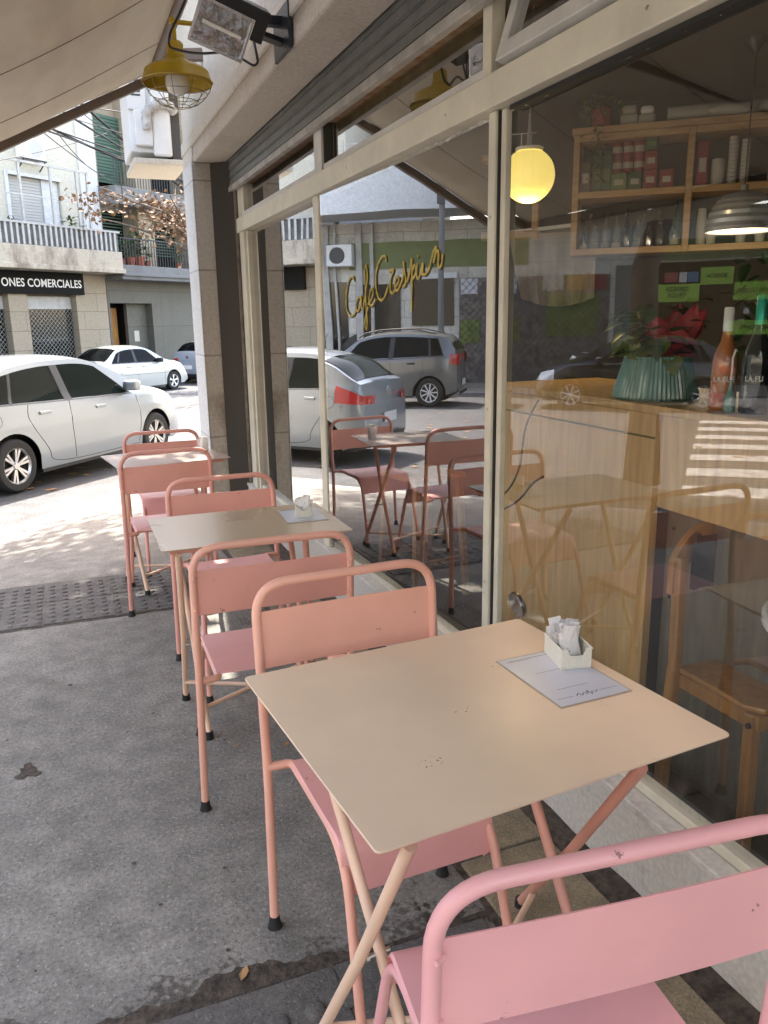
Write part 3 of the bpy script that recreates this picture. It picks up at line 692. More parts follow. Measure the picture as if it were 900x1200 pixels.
b = MB(); b.bar(awl(-1.02, 6.04, awz(-1.02, 0)), awl(0.76, 6.04, awz(0.76, 0)), 0.05, 0.055); b.build('end_arm', 'awning_bar', AW, bevel=0.006)
b = MB(); b.bar(awl(-1.03, -1.6, awz(-1.03, 0)), awl(-1.03, 6.07, awz(-1.03, 0)), 0.05, 0.07); b.build('front_bar', 'awning_bar', AW, bevel=0.006)
b = MB(); b.tube([awl(0.765, -1.6, 3.10), awl(0.765, 6.03, 3.10)], 0.032, 14); b.build('roller_tube', 'awning_bar', AW, smooth=40)
for y in (-1.0, 2.35, 5.6):
    b = MB(); b.bar(awl(0.765, y, 3.10), awl(1.03, y, 3.13), 0.05, 0.07); b.build('wall_bracket', 'awning_bar', AW, bevel=0.005)
for y in (-0.2, 3.1):
    b = MB(); b.bar(awl(0.96, y, 2.98), awl(0.34, y+.55, 2.80), 0.035, 0.045); b.bar(awl(0.34, y+.55, 2.80), awl(-1.0, y-.25, 2.23), 0.03, 0.04); b.bar(awl(.96, y, 2.98), awl(1.03, y, 2.98), .06, .1)
    b.build('folding_arm', 'awning_bar', AW, bevel=0.004)
b = MB(); rows = []
for j in range(0, 77):
    y = -1.6+0.1*j; rows.append([awl(-1.057+0.008*math.sin(y*9)*k, y, awz(-1.03, 0)-0.035-0.07*k+(-0.012*abs(math.sin(y*PI/0.3)) if k == 1 else 0)) for k in (0, 1)])
b.grid(rows); b.build('valance', 'canvas', AW)

# ================================================================= WALL LAMP, FLOODLIGHT, AIR CONDITIONER
lx, ly, lz = 0.648, 4.2, 2.588
LP = thing('wall_lamp', 'yellow enamel barn lamp with wire cage hanging from the wall under the awning', 'lamp', (lx, ly, lz))
b = MB(); b.lathe([(0.163, 0.0), (0.166, 0.006), (0.160, 0.012), (0.148, 0.052), (0.130, 0.066), (0.066, 0.092), (0.048, 0.104), (0.046, 0.118), (0.040, 0.122), (0.038, 0.168), (0.030, 0.178), (0.001, 0.180)], n=40)
b.lathe([(0.158, 0.0), (0.144, 0.050), (0.127, 0.063), (0.05, 0.088), (0.001, 0.09)], n=40)
b.build('lamp_shade', 'lamp_yellow', LP, smooth=35)
b = MB(); b.lathe([(0.02, 0.08), (0.035, 0.06), (0.055, 0.02), (0.056, -0.01), (0.045, -0.035), (0.02, -0.05), (0.001, -0.052)], n=24); b.build('bulb', 'bulb_glass', LP, smooth=60)
b = MB()
for rr, zz in ((0.158, -0.004), (0.135, -0.045), (0.095, -0.082), (0.05, -0.10)):
    b.tube([(rr*math.cos(a*PI/18), rr*math.sin(a*PI/18), zz) for a in range(36)], 0.0018, 5, closed=True)
for k in range(10):
    a = k*PI/5; b.tube([(rr*math.cos(a), rr*math.sin(a), zz) for rr, zz in ((0.158, -0.004), (0.15, -0.025), (0.135, -0.045), (0.117, -0.065), (0.095, -0.082), (0.072, -0.093), (0.05, -0.10))], 0.0018, 5)
b.build('wire_cage', 'cage_wire', LP)
b = MB(); b.tube(fillet([(0.0, 0, 0.17), (0.0, 0, 0.262), (0.36, 0.0, 0.262)], 0.02), 0.011, 10); b.lathe([(0.02, 0.255), (0.02, 0.275)], n=14, cap=True); b.lathe([(0.045, 0), (0.045, .015)], (0.365, 0, 0.262), 20, M=Matrix.Rotation(R(90), 4, 'Y'), cap=True)
b.build('lamp_arm', 'lamp_yellow', LP, smooth=40)
FL = thing('floodlight', 'black metal floodlight with a ribbed glass face bolted to the wall above the shutter', 'floodlight', (0.728, 3.5, 2.615))
# local frame: face looks down and toward the tables
e1 = Vector((.93, .10, -.27)).normalized(); e2 = Vector((-.38, .46, -.80)); e2 = (e2-e1*e2.dot(e1)).normalized(); e3 = e1.cross(e2)
MF = Matrix((e1, e2, e3)).transposed().to_4x4() @ Matrix.Scale(0.80, 4)
b = MB(); b.prism([(-.135, -.10), (.135, -.10), (.135, .10), (-.135, .10)], 0.02, 0.05, M=MF)
vs = [(-.135, -.10, .05), (.135, -.10, .05), (.135, .10, .05), (-.135, .10, .05), (-.085, -.055, .14), (.085, -.055, .14), (.085, .055, .14), (-.085, .055, .14)]
b.add([MF @ Vector(v) for v in vs], [(0, 1, 5, 4), (1, 2, 6, 5), (2, 3, 7, 6), (3, 0, 4, 7), (4, 5, 6, 7)])
for i in range(-3, 4): b.obox(MF @ Matrix.Translation((i*0.024, 0, 0.145)), 0.003, 0.05, 0.02)
b.build('housing', 'housing_black', FL, bevel=0.004)
b = MB()
for (x0, x1, y0, y1) in ((-.14, .14, -.105, -.09), (-.14, .14, .09, .105), (-.14, -.125, -.09, .09), (.125, .14, -.09, .09)):
    b.obox(MF @ Matrix.Translation(((x0+x1)/2, (y0+y1)/2, 0.012)), (x1-x0)/2, (y1-y0)/2, 0.010)
b.build('face_rim', 'chrome', FL, bevel=0.002)
b = MB(); b.obox(MF @ Matrix.Translation((0, 0, 0.016)), 0.126, 0.091, 0.003); b.build('front_glass', 'reflector', FL)
b = MB(); b.obox(MF @ Matrix.Translation((0.06, -0.085, 0.075)), 0.15, 0.075, 0.055); b.build('driver_box', 'housing_black', FL, bevel=.006)
b = MB(); b.tube([MF @ Vector((-.1, .0, .012)), MF @ Vector((.1, .0, .012))], 0.008, 8); b.build('lamp_tube', 'bulb_glass', FL)
b = MB(); b.bar((0.05, 0.10, 0.08), (0.29, 0.14, 0.10), 0.05, 0.035); b.bar((0.12, 0.06, 0.03), (0.29, .14, .02), 0.05, 0.02); b.box(0.278, 0.294, 0.02, .26, -0.03, .15)
b.build('wall_bracket', 'housing_black', FL, bevel=0.003)
b = MB(); b.tube(fillet([(0.72, 3.9, 2.98), (0.66, 3.95, 2.84), (0.60, 4.02, 2.74), (0.59, 4.0, 2.68), (0.68, 3.85, 2.62), (0.80, 3.7, 2.60), (0.88, 3.62, 2.53), (0.90, 3.63, 2.55), (0.90, 3.7, 2.68)], 0.08), 0.0055, 8)
tag(b.build('cable', 'black_plastic', smooth=60), 'loose black cable looping between the yellow lamp and the floodlight', 'cable')

AC = thing('air_conditioner', 'white air conditioner casing with wrapped pipes on a ledge at the corner of the cafe', 'air conditioner', (0.885, 7.05, 2.735))
b = MB(); b.box(-0.20, 0.11, -0.05, 0.55, 0.06, 0.95); b.box(-0.165, -0.03, -0.10, -0.052, 0.10, 0.36); b.box(-0.205, -0.055, -0.075, -0.052, .36, 1.0); b.build('casing', 'ac_white', AC, bevel=0.012)
b = MB(); b.box(-0.03, 0.115, -0.09, -0.052, 0.03, 0.95); b.build('pipe_duct', 'ac_white', AC, bevel=0.02)
b = MB()
for i in range(9): b.box(-0.17, -0.10, -0.078, -0.075, 0.46+i*0.026, 0.473+i*0.026)
b.build('vent_slot', 'ac_dark', AC)
b = MB(); b.tube(fillet([(-0.07, -0.11, 0.22), (-0.075, -0.13, 0.34), (0.0, -0.13, 0.40), (0.10, -0.12, 0.41), (0.15, -0.08, 0.36)], 0.05), [0.035+0.006*math.sin(i*2.3) for i in range(40)], 10); b.build("wrapped_pipe", 'foil_wrap', AC, smooth=60)
b = MB(); b.box(-0.19, 0.22, -0.12, 0.6, -0.035, 0.008); b.build('ledge', 'plaster_white', AC, bevel=0.006)
b = MB(); b.box(0.12, 0.19, -0.04, 0.5, 0.01, 0.95); b.build('shadow_gap_plate', 'ac_dark', AC)  # dark slab standing in for the shade between casing and wall

# ================================================================= TABLES
def make_table(name, label, loc, rz, w, d, top, tube, tube2, sx=1.0, sy=1.0, ft=(-0.272, 0.17)):
    t = thing(name, label, 'table', loc, rz, 'folding tables in a row along the shop window')
    H = 0.74; b = MB()
    pts = []
    rr = 0.012
    for cx, cy, a0 in ((w/2-rr, d/2-rr, 0), (-w/2+rr, d/2-rr, 90), (-w/2+rr, -d/2+rr, 180), (w/2-rr, -d/2+rr, 270)):
        for k in range(5):
            a = R(a0+k*22.5); pts.append((cx+rr*math.cos(a), cy+rr*math.sin(a)))
    b.prism(pts, H-0.0045, H)
    b.build('tabletop', top, t, bevel=0.001, bseg=1)
    b = MB(); m = 0.03
    for (x0, x1, y0, y1) in ((-w/2+m, w/2-m, -d/2+m, -d/2+m+.02), (-w/2+m, w/2-m, d/2-m-.02, d/2-m), (-w/2+m, -w/2+m+.02, -d/2+m+.02, d/2-m-.02), (w/2-m-.02, w/2-m, -d/2+m+.02, d/2-m-.02)):
        b.box(x0, x1, y0, y1, H-0.024, H-0.0055)
    b.build('top_frame', tube2, t, bevel=0.002)
    L = [((-0.268, 0.19, .715), (-0.235, -0.30, .0), tube), ((-0.298, -0.31, .715), (ft[0], ft[1], .0), tube),
         ((0.170, -0.31, .715), (0.290, 0.19, .0), tube2), ((0.205, 0.21, .715), (0.180, -0.27, .0), tube2)]
    sc = lambda p: Vector((p[0]*sx, p[1]*sy, p[2]))
    for a, c, m_ in L:
        a, c = sc(a), sc(c)
        lb = MB(); lb.tube([a, a*0.5+c*0.5+Vector((0.004, 0, 0)), c+Vector((0, 0, .02))], 0.0115, 12); lo = lb.build('leg', m_, t, smooth=60)
        fb = MB(); fb.tube([c+Vector((0, 0, .03)), c+Vector((0, 0, .0))], [0.0145, 0.017], 12); fb.build('rubber_foot', 'rubber', lo, smooth=40)
    for i, j in ((0, 2), (1, 3)):
        p = sc(L[i][0]).lerp(sc(L[i][1]), 0.86); q = sc(L[j if i == 0 else j][1]).lerp(sc(L[j][0]), 0.14)
        cbm = MB(); cbm.tube([p, q], 0.008, 10); cbm.build('crossbar', tube, t, smooth=60)
    for i, j in ((0, 1), (2, 3)):
        p = sc(L[i][0]).lerp(sc(L[i][1]), 0.56)
        bb = MB(); bb.tube([p+Vector((-0.024, 0, 0)), p+Vector((0.024, 0, 0))], 0.0045, 8); bb.tube([p+Vector((-0.028, 0, 0)), p+Vector((-0.021, 0, 0))], 0.009, 8)
        bb.build('pivot_bolt', 'bolt', t)
    return t
T1 = make_table('folding_table', 'large beige steel folding table nearest the camera, with sugar caddy and menu card', (0.694, 1.311, 0), R(4.6), 0.732, 0.668, 'table_beige', 'peach_tube', 'rose_tube', ft=(-0.335, 0.05))
T2 = make_table('folding_table', 'glossy tan folding table in the middle of the row, before the window with gold lettering', (0.600, 2.943, 0), R(-0.5), 0.690, 0.500, 'table_tan', 'peach_tube', 'rose_tube', .97, .75)
T3 = make_table('folding_table', 'small pale folding table at the far end of the row beside the tiled pillar', (0.505, 4.695, 0), R(8), 0.628, 0.49, 'table_pale', 'peach_tube', 'rose_tube', .9, .72)
# grime marks on the front table
rnd = random.Random(8)
for (cx, cy, n_) in ((-0.17, -0.16, 14), (0.16, 0.11, 6), (0.24, -0.13, 3), (-0.02, -0.02, 4)):
    b = MB()
    for k in range(n_):
        x, y, s = cx+rnd.gauss(0, .013), cy+rnd.gauss(0, .009), rnd.uniform(.0005, .0014)
        a0 = rnd.uniform(0, 3); b.add([(x+s*2.0*math.cos(a0)*math.cos(q*PI/3)-s*math.sin(q*PI/3)*math.sin(a0), y+s*2*math.sin(a0)*math.cos(q*PI/3)+s*math.sin(q*PI/3)*math.cos(a0), 0.7403) for q in range(6)], [tuple(range(6))])
    b.build('paint_chip', 'gold_shadow', T1)

# ================================================================= CHAIRS
def make_chair(label, loc, rz, frame, back, seat, W=0.47, Ht=0.878, lean=0.035):
    t = thing('metal_chair', label, 'chair', loc, rz, 'pink steel chairs round the sidewalk tables')
    hw = W/2; r = 0.0115
    up = lambda z: -lean*max(0, (z-0.42))/0.45
    path = fillet([(-hw-.008, 0.018, 0.02), (-hw, 0.0, 0.42), (-hw, up(Ht), Ht), (hw, up(Ht), Ht), (hw, 0.0, 0.42), (hw+.008, 0.018, 0.02)], [0, .10, .085, .085, .10, 0], 9)
    b = MB(); b.tube(path, r, 14); b.build('back_frame', frame, t, smooth=60)
    # backrest sheet, lightly curved, with rolled edge
    b = MB(); zt, zb = Ht-0.067, Ht-0.207; rows = []; rows2 = []
    for k in range(7):
        z = zb+(zt-zb)*k/6; row = []; r2 = []
        for i in range(15):
            x = -hw+0.006+(W-0.012)*i/14; c = -0.006*(1-(2*i/14-1)**2)
            row.append((x, up(z)+c-0.001, z)); r2.append((x, up(z)+c+0.0015, z))
        rows.append(row); rows2.append(r2)
    b.grid(rows); b.grid(rows2, flip=True)
    b.grid([rows[-1], rows2[-1]]); b.grid([rows2[0], rows[0]])
    b.build('backrest', back, t, smooth=40)
    for s in (-1, 1):
        for z in (zt-.02, zb+.02): b = MB(); b.tube([(s*(hw+.001), up(z)-.014, z), (s*(hw-.012), up(z)-.006, z)], 0.004, 8); b.build('weld_tab', frame, t)
    # seat: one sheet bent over the side rails, its front folded down as an apron with rounded lower corners
    sx, H = hw-0.062, 0.455
    prof = [(0.018, H-.002), (0.05, H), (0.20, H-.002), (0.33, H)]+[(0.33+0.042*math.sin(R(a)), H-0.042*(1-math.cos(R(a)))) for a in (20, 40, 60, 78)]+[(0.376, H-0.055), (0.384, H-0.080), (0.390, H-0.100), (0.392, H-0.108)]
    top_r, low_r = [], []
    for k, (y, z) in enumerate(prof):
        wd = sx+(0.006 if k < 9 else 0.0)
        if k == len(prof)-2: wd -= 0.006
        if k == len(prof)-1: wd -= 0.026
        row = []
        for q in range(13):
            f = -1+2*q/12; dip = -0.004*(1-f*f) if k < 4 else 0
            row.append((wd*f, y, z+dip))
        top_r.append([(-wd-0.004, y, z-.007)]+row+[(wd+0.004, y, z-.007)])
        low_r.append([(x*.995, y-.0015, z-.0022) for x, y, z in row])
    b = MB(); b.grid(top_r); b.grid(low_r, flip=True); b.grid([top_r[-1][1:-1], low_r[-1]]); b.grid([low_r[0], top_r[0][1:-1]])
    b.build('seat', seat, t, smooth=50)
    # rails: out of the back upright, along the seat edge, then sweeping down into the splayed front legs
    for s in (-1, 1):
        p = fillet([(s*hw, 0.002, 0.440), (s*(hw-.060), 0.010, 0.442), (s*(hw-.062), 0.370, 0.440), (s*(hw-.046), 0.500, 0.02)], [0, .018, .11, 0], 10)
        b = MB(); b.tube(p, 0.0108, 12); fl = b.build('front_leg', frame, t, smooth=60)
        b = MB(); b.tube([(s*(hw-.0465), 0.496, 0.032), (s*(hw-.0463), 0.498, 0.012), (s*(hw-.046), 0.500, 0.0)], [0.0125, 0.0150, 0.019], 12); b.build('rubber_foot', 'rubber', fl, smooth=40)
        b = MB(); b.tube([(s*(hw+.0077), 0.0175, 0.032), (s*(hw+.008), 0.018, 0.012), (s*(hw+.008), 0.018, 0.0)], [0.0128, 0.0155, 0.0195], 12); b.build('rubber_foot', 'rubber', t, smooth=40)
    return t
make_chair('rose pink metal chair in the lower right corner, its back to the camera', (0.575, 0.690, 0), R(-6.5), 'pink_cool', 'pink_cool', 'pink_cool', 0.50, 0.885)
make_chair('salmon metal chair tucked under the far side of the large beige table', (0.600, 1.735, 0), R(180+1.5), 'salmon_light', 'salmon_light', 'pink_seat', 0.462, 0.895)
make_chair('salmon metal chair with pink seat, its back between the large and the middle table', (0.530, 2.262, 0), R(-1), 'salmon_light', 'salmon_deep', 'pink_seat', 0.478, 0.868)
make_chair('salmon metal chair behind the glossy tan middle table, backrest half hidden', (0.612, 3.50, 0), R(180), 'salmon_deep', 'salmon_deep', 'pink_seat', 0.472, 0.815)
make_chair('terracotta toned metal chair in front of the small far table, back to the camera', (0.445, 4.14, 0), R(1), 'salmon_deep', 'salmon_deep', 'pink_seat', 0.445, 0.862)
make_chair('metal chair farthest away, behind the small pale table near the pillar', (0.560, 5.30, 0), R(180), 'salmon_deep', 'salmon_deep', 'pink_seat', 0.47, 0.80)

# ================================================================= TABLE THINGS
def menu_card(label, loc, rz, w=0.178, d=0.247, written=True):
    t = thing('menu_card', label, 'menu card', loc, rz, 'laminated menu cards on the tables')
    b = MB(); b.box(-w/2, w/2, -d/2, d/2, 0, 0.0007); b.build('plastic_sleeve', 'card_edge', t)
    b = MB(); b.box(-w/2+.004, w/2-.004, -d/2+.004, d/2-.004, 0.0008, 0.0013); b.build('printed_sheet', 'card_blue', t)
    b = MB(); z = 0.0016
    if written:
        for (x0, x1, y, h) in ((-.07, .07, .105, .0016), (-.07, -.01, .100, .001), (-.045, .03, .028, .0012), (-.05, .03, -.055, .0012), (-.075, -.035, -.092, .0012), (.03, .075, -.092, .0012)):
            b.quad((x0, y-h/2, z), (x1, y-h/2, z), (x1, y+h/2, z), (x0, y+h/2, z))
        p = smoothpath([(-.028, -.094), (-.02, -.086), (-.016, -.097), (-.008, -.088), (-.002, -.096), (.004, -.082), (.006, -.1), (.012, -.09), (.02, -.095), (.026, -.088)], 4)
        b.tube([(x, y, z) for x, y in p], 0.0009, 4, flat=0.3)
        b.build('printing', 'ink', t)
    return t
def sugar_caddy(label, loc, rz, packets=16, s=1.0):
    t = thing('sugar_caddy', label, 'caddy', loc, rz, 'sugar caddies on the tables')
    w, d, h, k = 0.036*s, 0.052*s, 0.048*s, 0.0022
    b = MB()
    b.box(-w, w, -d, d, 0, k); b.box(-w, -w+k, -d, d, k, h); b.box(w-k, w, -d, d, k, h); b.box(-w+k, w-k, d-k, d, k, h*1.35)
    # front wall with a scooped notch
    cols = 12
    for i in range(cols):
        x0, x1 = -w+k+(2*w-2*k)*i/cols, -w+k+(2*w-2*k)*(i+1)/cols; xm = (x0+x1)/2/w
        hh = h-(0.021*s*math.sqrt(max(0, 1-(xm/0.62)**2)) if abs(xm) < 0.62 else 0)
        b.box(x0, x1, -d, -d+k, k, hh)
    b.box(-w-.002, -w, -d-.002, d, h-.003, h); b.box(w, w+.002, -d-.002, d, h-.003, h)
    b.tube(fillet([(-w*.62, -d-.001, h), (-w*.5, -d-.001, h-.018*s), (w*.5, -d-.001, h-.018*s), (w*.62, -d-.001, h)], .014*s), 0.0017, 6)
    b.build('tray', 'holder_plastic', t, bevel=0.0008, bseg=1)
    rnd = random.Random(int(loc[1]*1000))
    for i in range(packets):
        y = -d*0.42+(d*1.36)*i/packets; x = rnd.uniform(-.013, .013)*s; a = rnd.uniform(-14, 14); hh = rnd.uniform(.066, .088)*s; ww = rnd.uniform(.013, .020)*s
        M = Matrix.Translation((x, y, 0.004)) @ Matrix.Rotation(R(a), 4, 'Y') @ Matrix.Rotation(R(rnd.uniform(-8, 9)), 4, 'X') @ Matrix.Rotation(R(rnd.uniform(-22, 22)), 4, 'Z')
        b = MB(); f = []; bk = []
        for r_ in range(6):
            z = hh*r_/5; row = []; rb = []
            for c_ in range(6):
                xx = -ww+2*ww*c_/5; bulge = 0.0042*s*math.sin(PI*c_/5)*math.sin(PI*min(1, r_/5*1.05))+rnd.uniform(-.0009, .0009)
                row.append(M @ Vector((xx, -bulge, z+(rnd.uniform(-.0015, .0012) if r_ == 5 else 0)))); rb.append(M @ Vector((xx, bulge, z)))
            f.append(row); bk.append(rb)
        b.grid(f); b.grid(bk, flip=True); b.grid([f[-1], bk[-1]])
        b.build('sugar_packet', 'paper_white', t)
        if i in (0, 3, 7, 11):
            b = MB()
            for q in range(5): b.add([M @ Vector((-.004*s+xx, -.0034*s, hh*.35+zz+q*.0065*s)) for xx, zz in ((0, 0), (.005*s, 0), (.005*s, .0035*s), (0, .0035*s))], [(0, 1, 2, 3)])
            b.build('packet_print', 'ink', t)
    return t
menu_card('laminated menu card under the sugar caddy on the large beige table', (0.937, 1.342, 0.7408), R(2))
sugar_caddy('white sugar caddy full of paper packets on the large beige table', (0.996, 1.405, 0.7424), R(-12), 24, 0.98)
menu_card('laminated menu card lying on the glossy tan middle table', (0.833, 2.985, 0.7408), R(-4), 0.165, 0.22)
sugar_caddy('white sugar caddy with packets on the glossy tan middle table', (0.838, 2.985, 0.7424), R(-14), 10, 0.86)
G = thing('napkin_glass', 'clear tumbler of napkins on the small far table by the pillar', 'glass', (0.735, 4.74, 0.7402))
mat('clear_plastic', (0.8, 0.82, 0.84), 0.1, alpha=0.35)
b = MB(); b.lathe([(0.028, 0), (0.034, 0.085)], n=20); b.build('tumbler', 'clear_plastic', G, smooth=60)
b = MB()
for i in range(6): b.obox(Matrix.Translation((0.008*math.cos(i), 0.012*math.sin(i*2), 0.05)) @ Matrix.Rotation(i*0.6, 4, 'Z') @ Matrix.Rotation(R(8), 4, 'X'), 0.017, 0.001, 0.045)
b.build('napkin', 'paper_white', G)

# ================================================================= CAFE INTERIOR THINGS
mat('globe_glow', (1, .8, .3), 0.4, emit=(1.0, 0.74, 0.17), estr=0.105)
mat('warm_glow', (1, .9, .7), 0.4, emit=(1.0, 0.84, 0.55), estr=0.2)
mat('cord', (0.5, 0.48, 0.44), 0.6)
mat('pot_teal', (0.13, 0.27, 0.23), 0.22, coat=0.8)
mat('leaf_green', (0.055, 0.10, 0.02), 0.45, var=0.4, vs=9, trans=0.0)
mat('leaf_lime', (0.16, 0.20, 0.03), 0.45, var=0.3, vs=9)
mat('leaf_red', (0.42, 0.035, 0.035), 0.45, var=0.5, vs=14)
mat('soil', (0.03, 0.02, 0.012), 0.9)
mat('wine_rose', (0.50, 0.17, 0.045), 0.08, coat=1.0, alpha=0.86)
mat('bottle_dark', (0.012, 0.014, 0.011), 0.1, coat=1.0)
mat('bottle_green', (0.02, 0.05, 0.015), 0.1, coat=1.0)
mat('glass_clear', (0.13, 0.135, 0.13), 0.08, alpha=0.45, coat=1.0)
mat('foil_white', (0.75, 0.74, 0.70), 0.4)
mat('foil_green', (0.03, 0.40, 0.27), 0.3, metal=0.4)
mat('label_red', (0.45, 0.05, 0.05), 0.5, var=0.6, vs=30, col2=(0.7, 0.45, 0.35))
mat('tin_red', (0.24, 0.022, 0.022), 0.4, var=0.3, vs=30)
mat('tin_green', (0.03, 0.075, 0.02), 0.4, var=0.4, vs=30)
mat('tin_lime', (0.12, 0.17, 0.03), 0.5, var=0.4, vs=30)
mat('tin_brown', (0.10, 0.055, 0.03), 0.6, var=0.4, vs=20)
mat('label_pale', (0.40, 0.36, 0.30), 0.6)
mat('cup_white', (0.42, 0.40, 0.36), 0.6)
mat('steel', (0.6, 0.6, 0.6), 0.2, metal=1.0)
mat('dome_grey', (0.42, 0.41, 0.39), 0.28, metal=0.4, coat=0.5)
mat('cloth_beige', (0.30, 0.26, 0.20), 0.9, var=0.2, vs=4)
mat('marble', (0.75, 0.74, 0.72), 0.2)

# pendant globe
G = thing('globe_pendant', 'round glowing yellow glass globe lamp hanging inside the shop window', 'lamp', (1.965, 3.2, 2.086))
b = MB(); pr = [(0.112*math.sin(a), -0.112*math.cos(a)) for a in [PI*k/22 for k in range(1, 20)]]; b.lathe([(0.001, -.112)]+pr, n=36); b.build('glass_globe', 'globe_glow', G, smooth=60)
b = MB(); b.lathe([(0.058, 0.098), (0.060, 0.112), (0.05, 0.116), (0.001, 0.117)], n=24); b.build('collar', 'foil_white', G, smooth=40)
b = MB(); b.tube([(0, 0, .115), (0, 0, .25)], [0.012, 0.006], 8); b.tube([(0, 0, .25), (0.004, 0, .66)], 0.0025, 6); b.build('cord', 'cord', G)
def lamp(name, loc, power, col, rad):
    l = bpy.data.lights.new(name, 'POINT'); l.energy = power; l.color = col; l.shadow_soft_size = rad
    o = bpy.data.objects.new(name, l); COL.objects.link(o); o.location = loc; return o
o = lamp('globe_light', (0, 0, -0.13), 1.1, (1, .72, .35), 0.11); o.parent = G
# ribbed dome pendant
G = thing('dome_pendant', 'ribbed steel dome lamp lit from within, hanging before the bar shelves', 'lamp', (3.184, 3.2, 1.885))
prof = []
for k in range(0, 17):
    a = PI/2*k/16; rr = 0.166*math.cos(a)**0.8 if k < 16 else 0.01; z = 0.19*math.sin(a); prof.append((rr*(1+0.045*(k % 2)), z))
b = MB(); b.lathe(prof, n=40); b.lathe([(0.02, .18), (0.02, .215), (0.001, .216)], n=12); b.build('dome_shade', 'dome_grey', G, smooth=25)
b = MB(); b.lathe([(0.157, 0.004), (0.001, 0.012)], n=32); b.build('diffuser', 'warm_glow', G)
b = MB(); b.tube([(0, 0, .2), (0, 0, .80)], 0.003, 6); b.lathe([(0.05, .865), (0.045, .84), (0.012, .80), (.004, .79)], n=20); b.build('cord', 'housing_black', G, smooth=40)
o = lamp('dome_light', (0, 0, -0.03), 1.0, (1, .78, .5), 0.12); o.parent = G

# counter with plywood front behind the glass
CT = thing('plywood_counter', 'tall plywood counter standing right behind the big shop window', 'counter', (1.70, 2.0, 0))
b = MB(); b.box(0.0, 0.03, -0.015, 1.02, 0.004, 1.195); b.build('front_panel', 'plywood', CT, bevel=0.002)
b = MB(); b.box(-0.004, 0.0, -0.015, 1.02, 1.118, 1.124); b.build('panel_joint', 'gold_shadow', CT)
b = MB(); b.box(0.07, 0.10, -1.6, -0.018, 0.004, 0.90); b.build('side_panel', 'panel_olive', CT, bevel=0.002)
b = MB(); b.box(0.02, 0.05, -1.6, -0.017, 0.90, 1.195); b.build('upper_front_panel', 'plywood', CT, bevel=0.002)
b = MB(); b.box(-0.006, 0.55, -1.6, 1.03, 1.196, 1.222); b.build('countertop', 'plywood', CT, bevel=0.003)
b = MB()
for (y, z) in ((-0.05, .83), (-0.05, .60)): b.tube([(0.066, y, z), (0.071, y, z)], 0.006, 8)
b.build('screw', 'ink', CT)
b = MB(); b.tube(fillet([(1.67, 2.155, 0.66), (1.66, 2.12, 0.74), (1.65, 2.02, 0.83), (1.66, 1.99, 0.90)], 0.05), 0.0035, 6)
b = MB(); b.tube(smooth3 if False else fillet([(1.55, 2.42, 1.21), (1.53, 2.47, 1.12), (1.53, 2.50, 0.95), (1.50, 2.53, 0.86), (1.45, 2.60, 0.80)], 0.1), 0.004, 6)
tag(b.build('power_cable', 'black_plastic', smooth=60), 'thin black cord hanging behind the glass beside the cream mullion', 'cord')
b = MB(); b.tube(fillet([(1.50, 2.30, 0.96), (1.50, 2.36, 0.93), (1.48, 2.42, 0.85), (1.45, 2.50, 0.80)], 0.1), 0.0045, 6)
tag(b.build('power_cable', 'black_plastic', smooth=60), 'shorter black cord curving down low behind the glass near the mullion', 'cord')
W = thing('mirror_disc', 'small round chromed disc standing at the foot of the window beside the mullion', 'fitting', (1.39, 2.262, 0.525))
MD = Matrix.Rotation(R(75), 4, 'Y')
b = MB(); b.lathe([(0.001, 0.006), (0.03, 0.006), (0.034, 0.01), (0.045, 0.008), (0.047, 0), (0.045, -.01), (.001, -.01)], n=28, M=MD); b.build('rim', 'chrome', W, smooth=35)
b = MB(); b.lathe([(0.001, 0.008), (0.028, 0.0075)], n=24, M=MD); b.build('centre', 'bottle_dark', W)
b = MB(); b.tube([(0, 0, -.045), (0, .0, -0.24)], 0.006, 8); b.build('stem', 'chrome', W)

# bentwood-like cafe chair inside
IC = thing('wooden_chair', 'varnished wooden chair with curved top rail inside the window, right of the plywood counter', 'chair', (1.63, 1.43, 0.004))
def obar(b, a, c, w, h, **k): b.bar(a, c, w, h, **k)
b = MB()
rows = [[(0.0, 0.30, 0.44), (0.40, 0.30, 0.44)], [(0.0, 0.30, 0.455), (0.40, 0.30, 0.455)]]
b.prism([(0.0, 0.31), (-0.012, 0.05), (0.02, 0.0), (0.36, -0.01), (0.42, 0.03), (0.41, 0.31)], 0.445, 0.465); b.build('seat', 'chair_wood', IC, bevel=0.007)
for (x, y, x2, y2, z) in ((0.0, 0.01, 0.01, 0.03, 0.444), (0.39, 0.01, 0.38, 0.03, 0.444)):
    b = MB(); b.bar((x, y, 0), (x2, y2, z), 0.034, 0.034); b.build('front_leg', 'chair_wood', IC, bevel=0.006)
for s in (0, 1):
    x = -0.006+0.405*s
    b = MB(); b.bar((x, 0.34, 0), (x, 0.315, 0.46), 0.034, 0.036, up=(0, 1, 0)); b.bar((x, 0.315, 0.455), (x+.006*(1-2*s), 0.33, 0.80), 0.030, 0.034, up=(0, 1, 0)); b.build('back_post', 'chair_wood', IC, bevel=0.006)
b = MB(); rows = []
for k in range(17):
    t = k/16; x = -0.02+0.44*t; z = 0.885-0.10*(2*t-1)**4; y = 0.345+0.02*math.sin(PI*t)
    b_ = [(x, y-.012, z-0.10+0.03*math.sin(PI*t)), (x, y-.012, z), (x, y+.012, z), (x, y+.012, z-0.10+0.03*math.sin(PI*t))]
    rows.append(b_+[b_[0]])
b.grid(rows); b.add(rows[0][:4], [(0, 1, 2, 3)]); b.add(rows[-1][:4], [(3, 2, 1, 0)]); b.build('top_rail', 'chair_wood', IC, smooth=40)
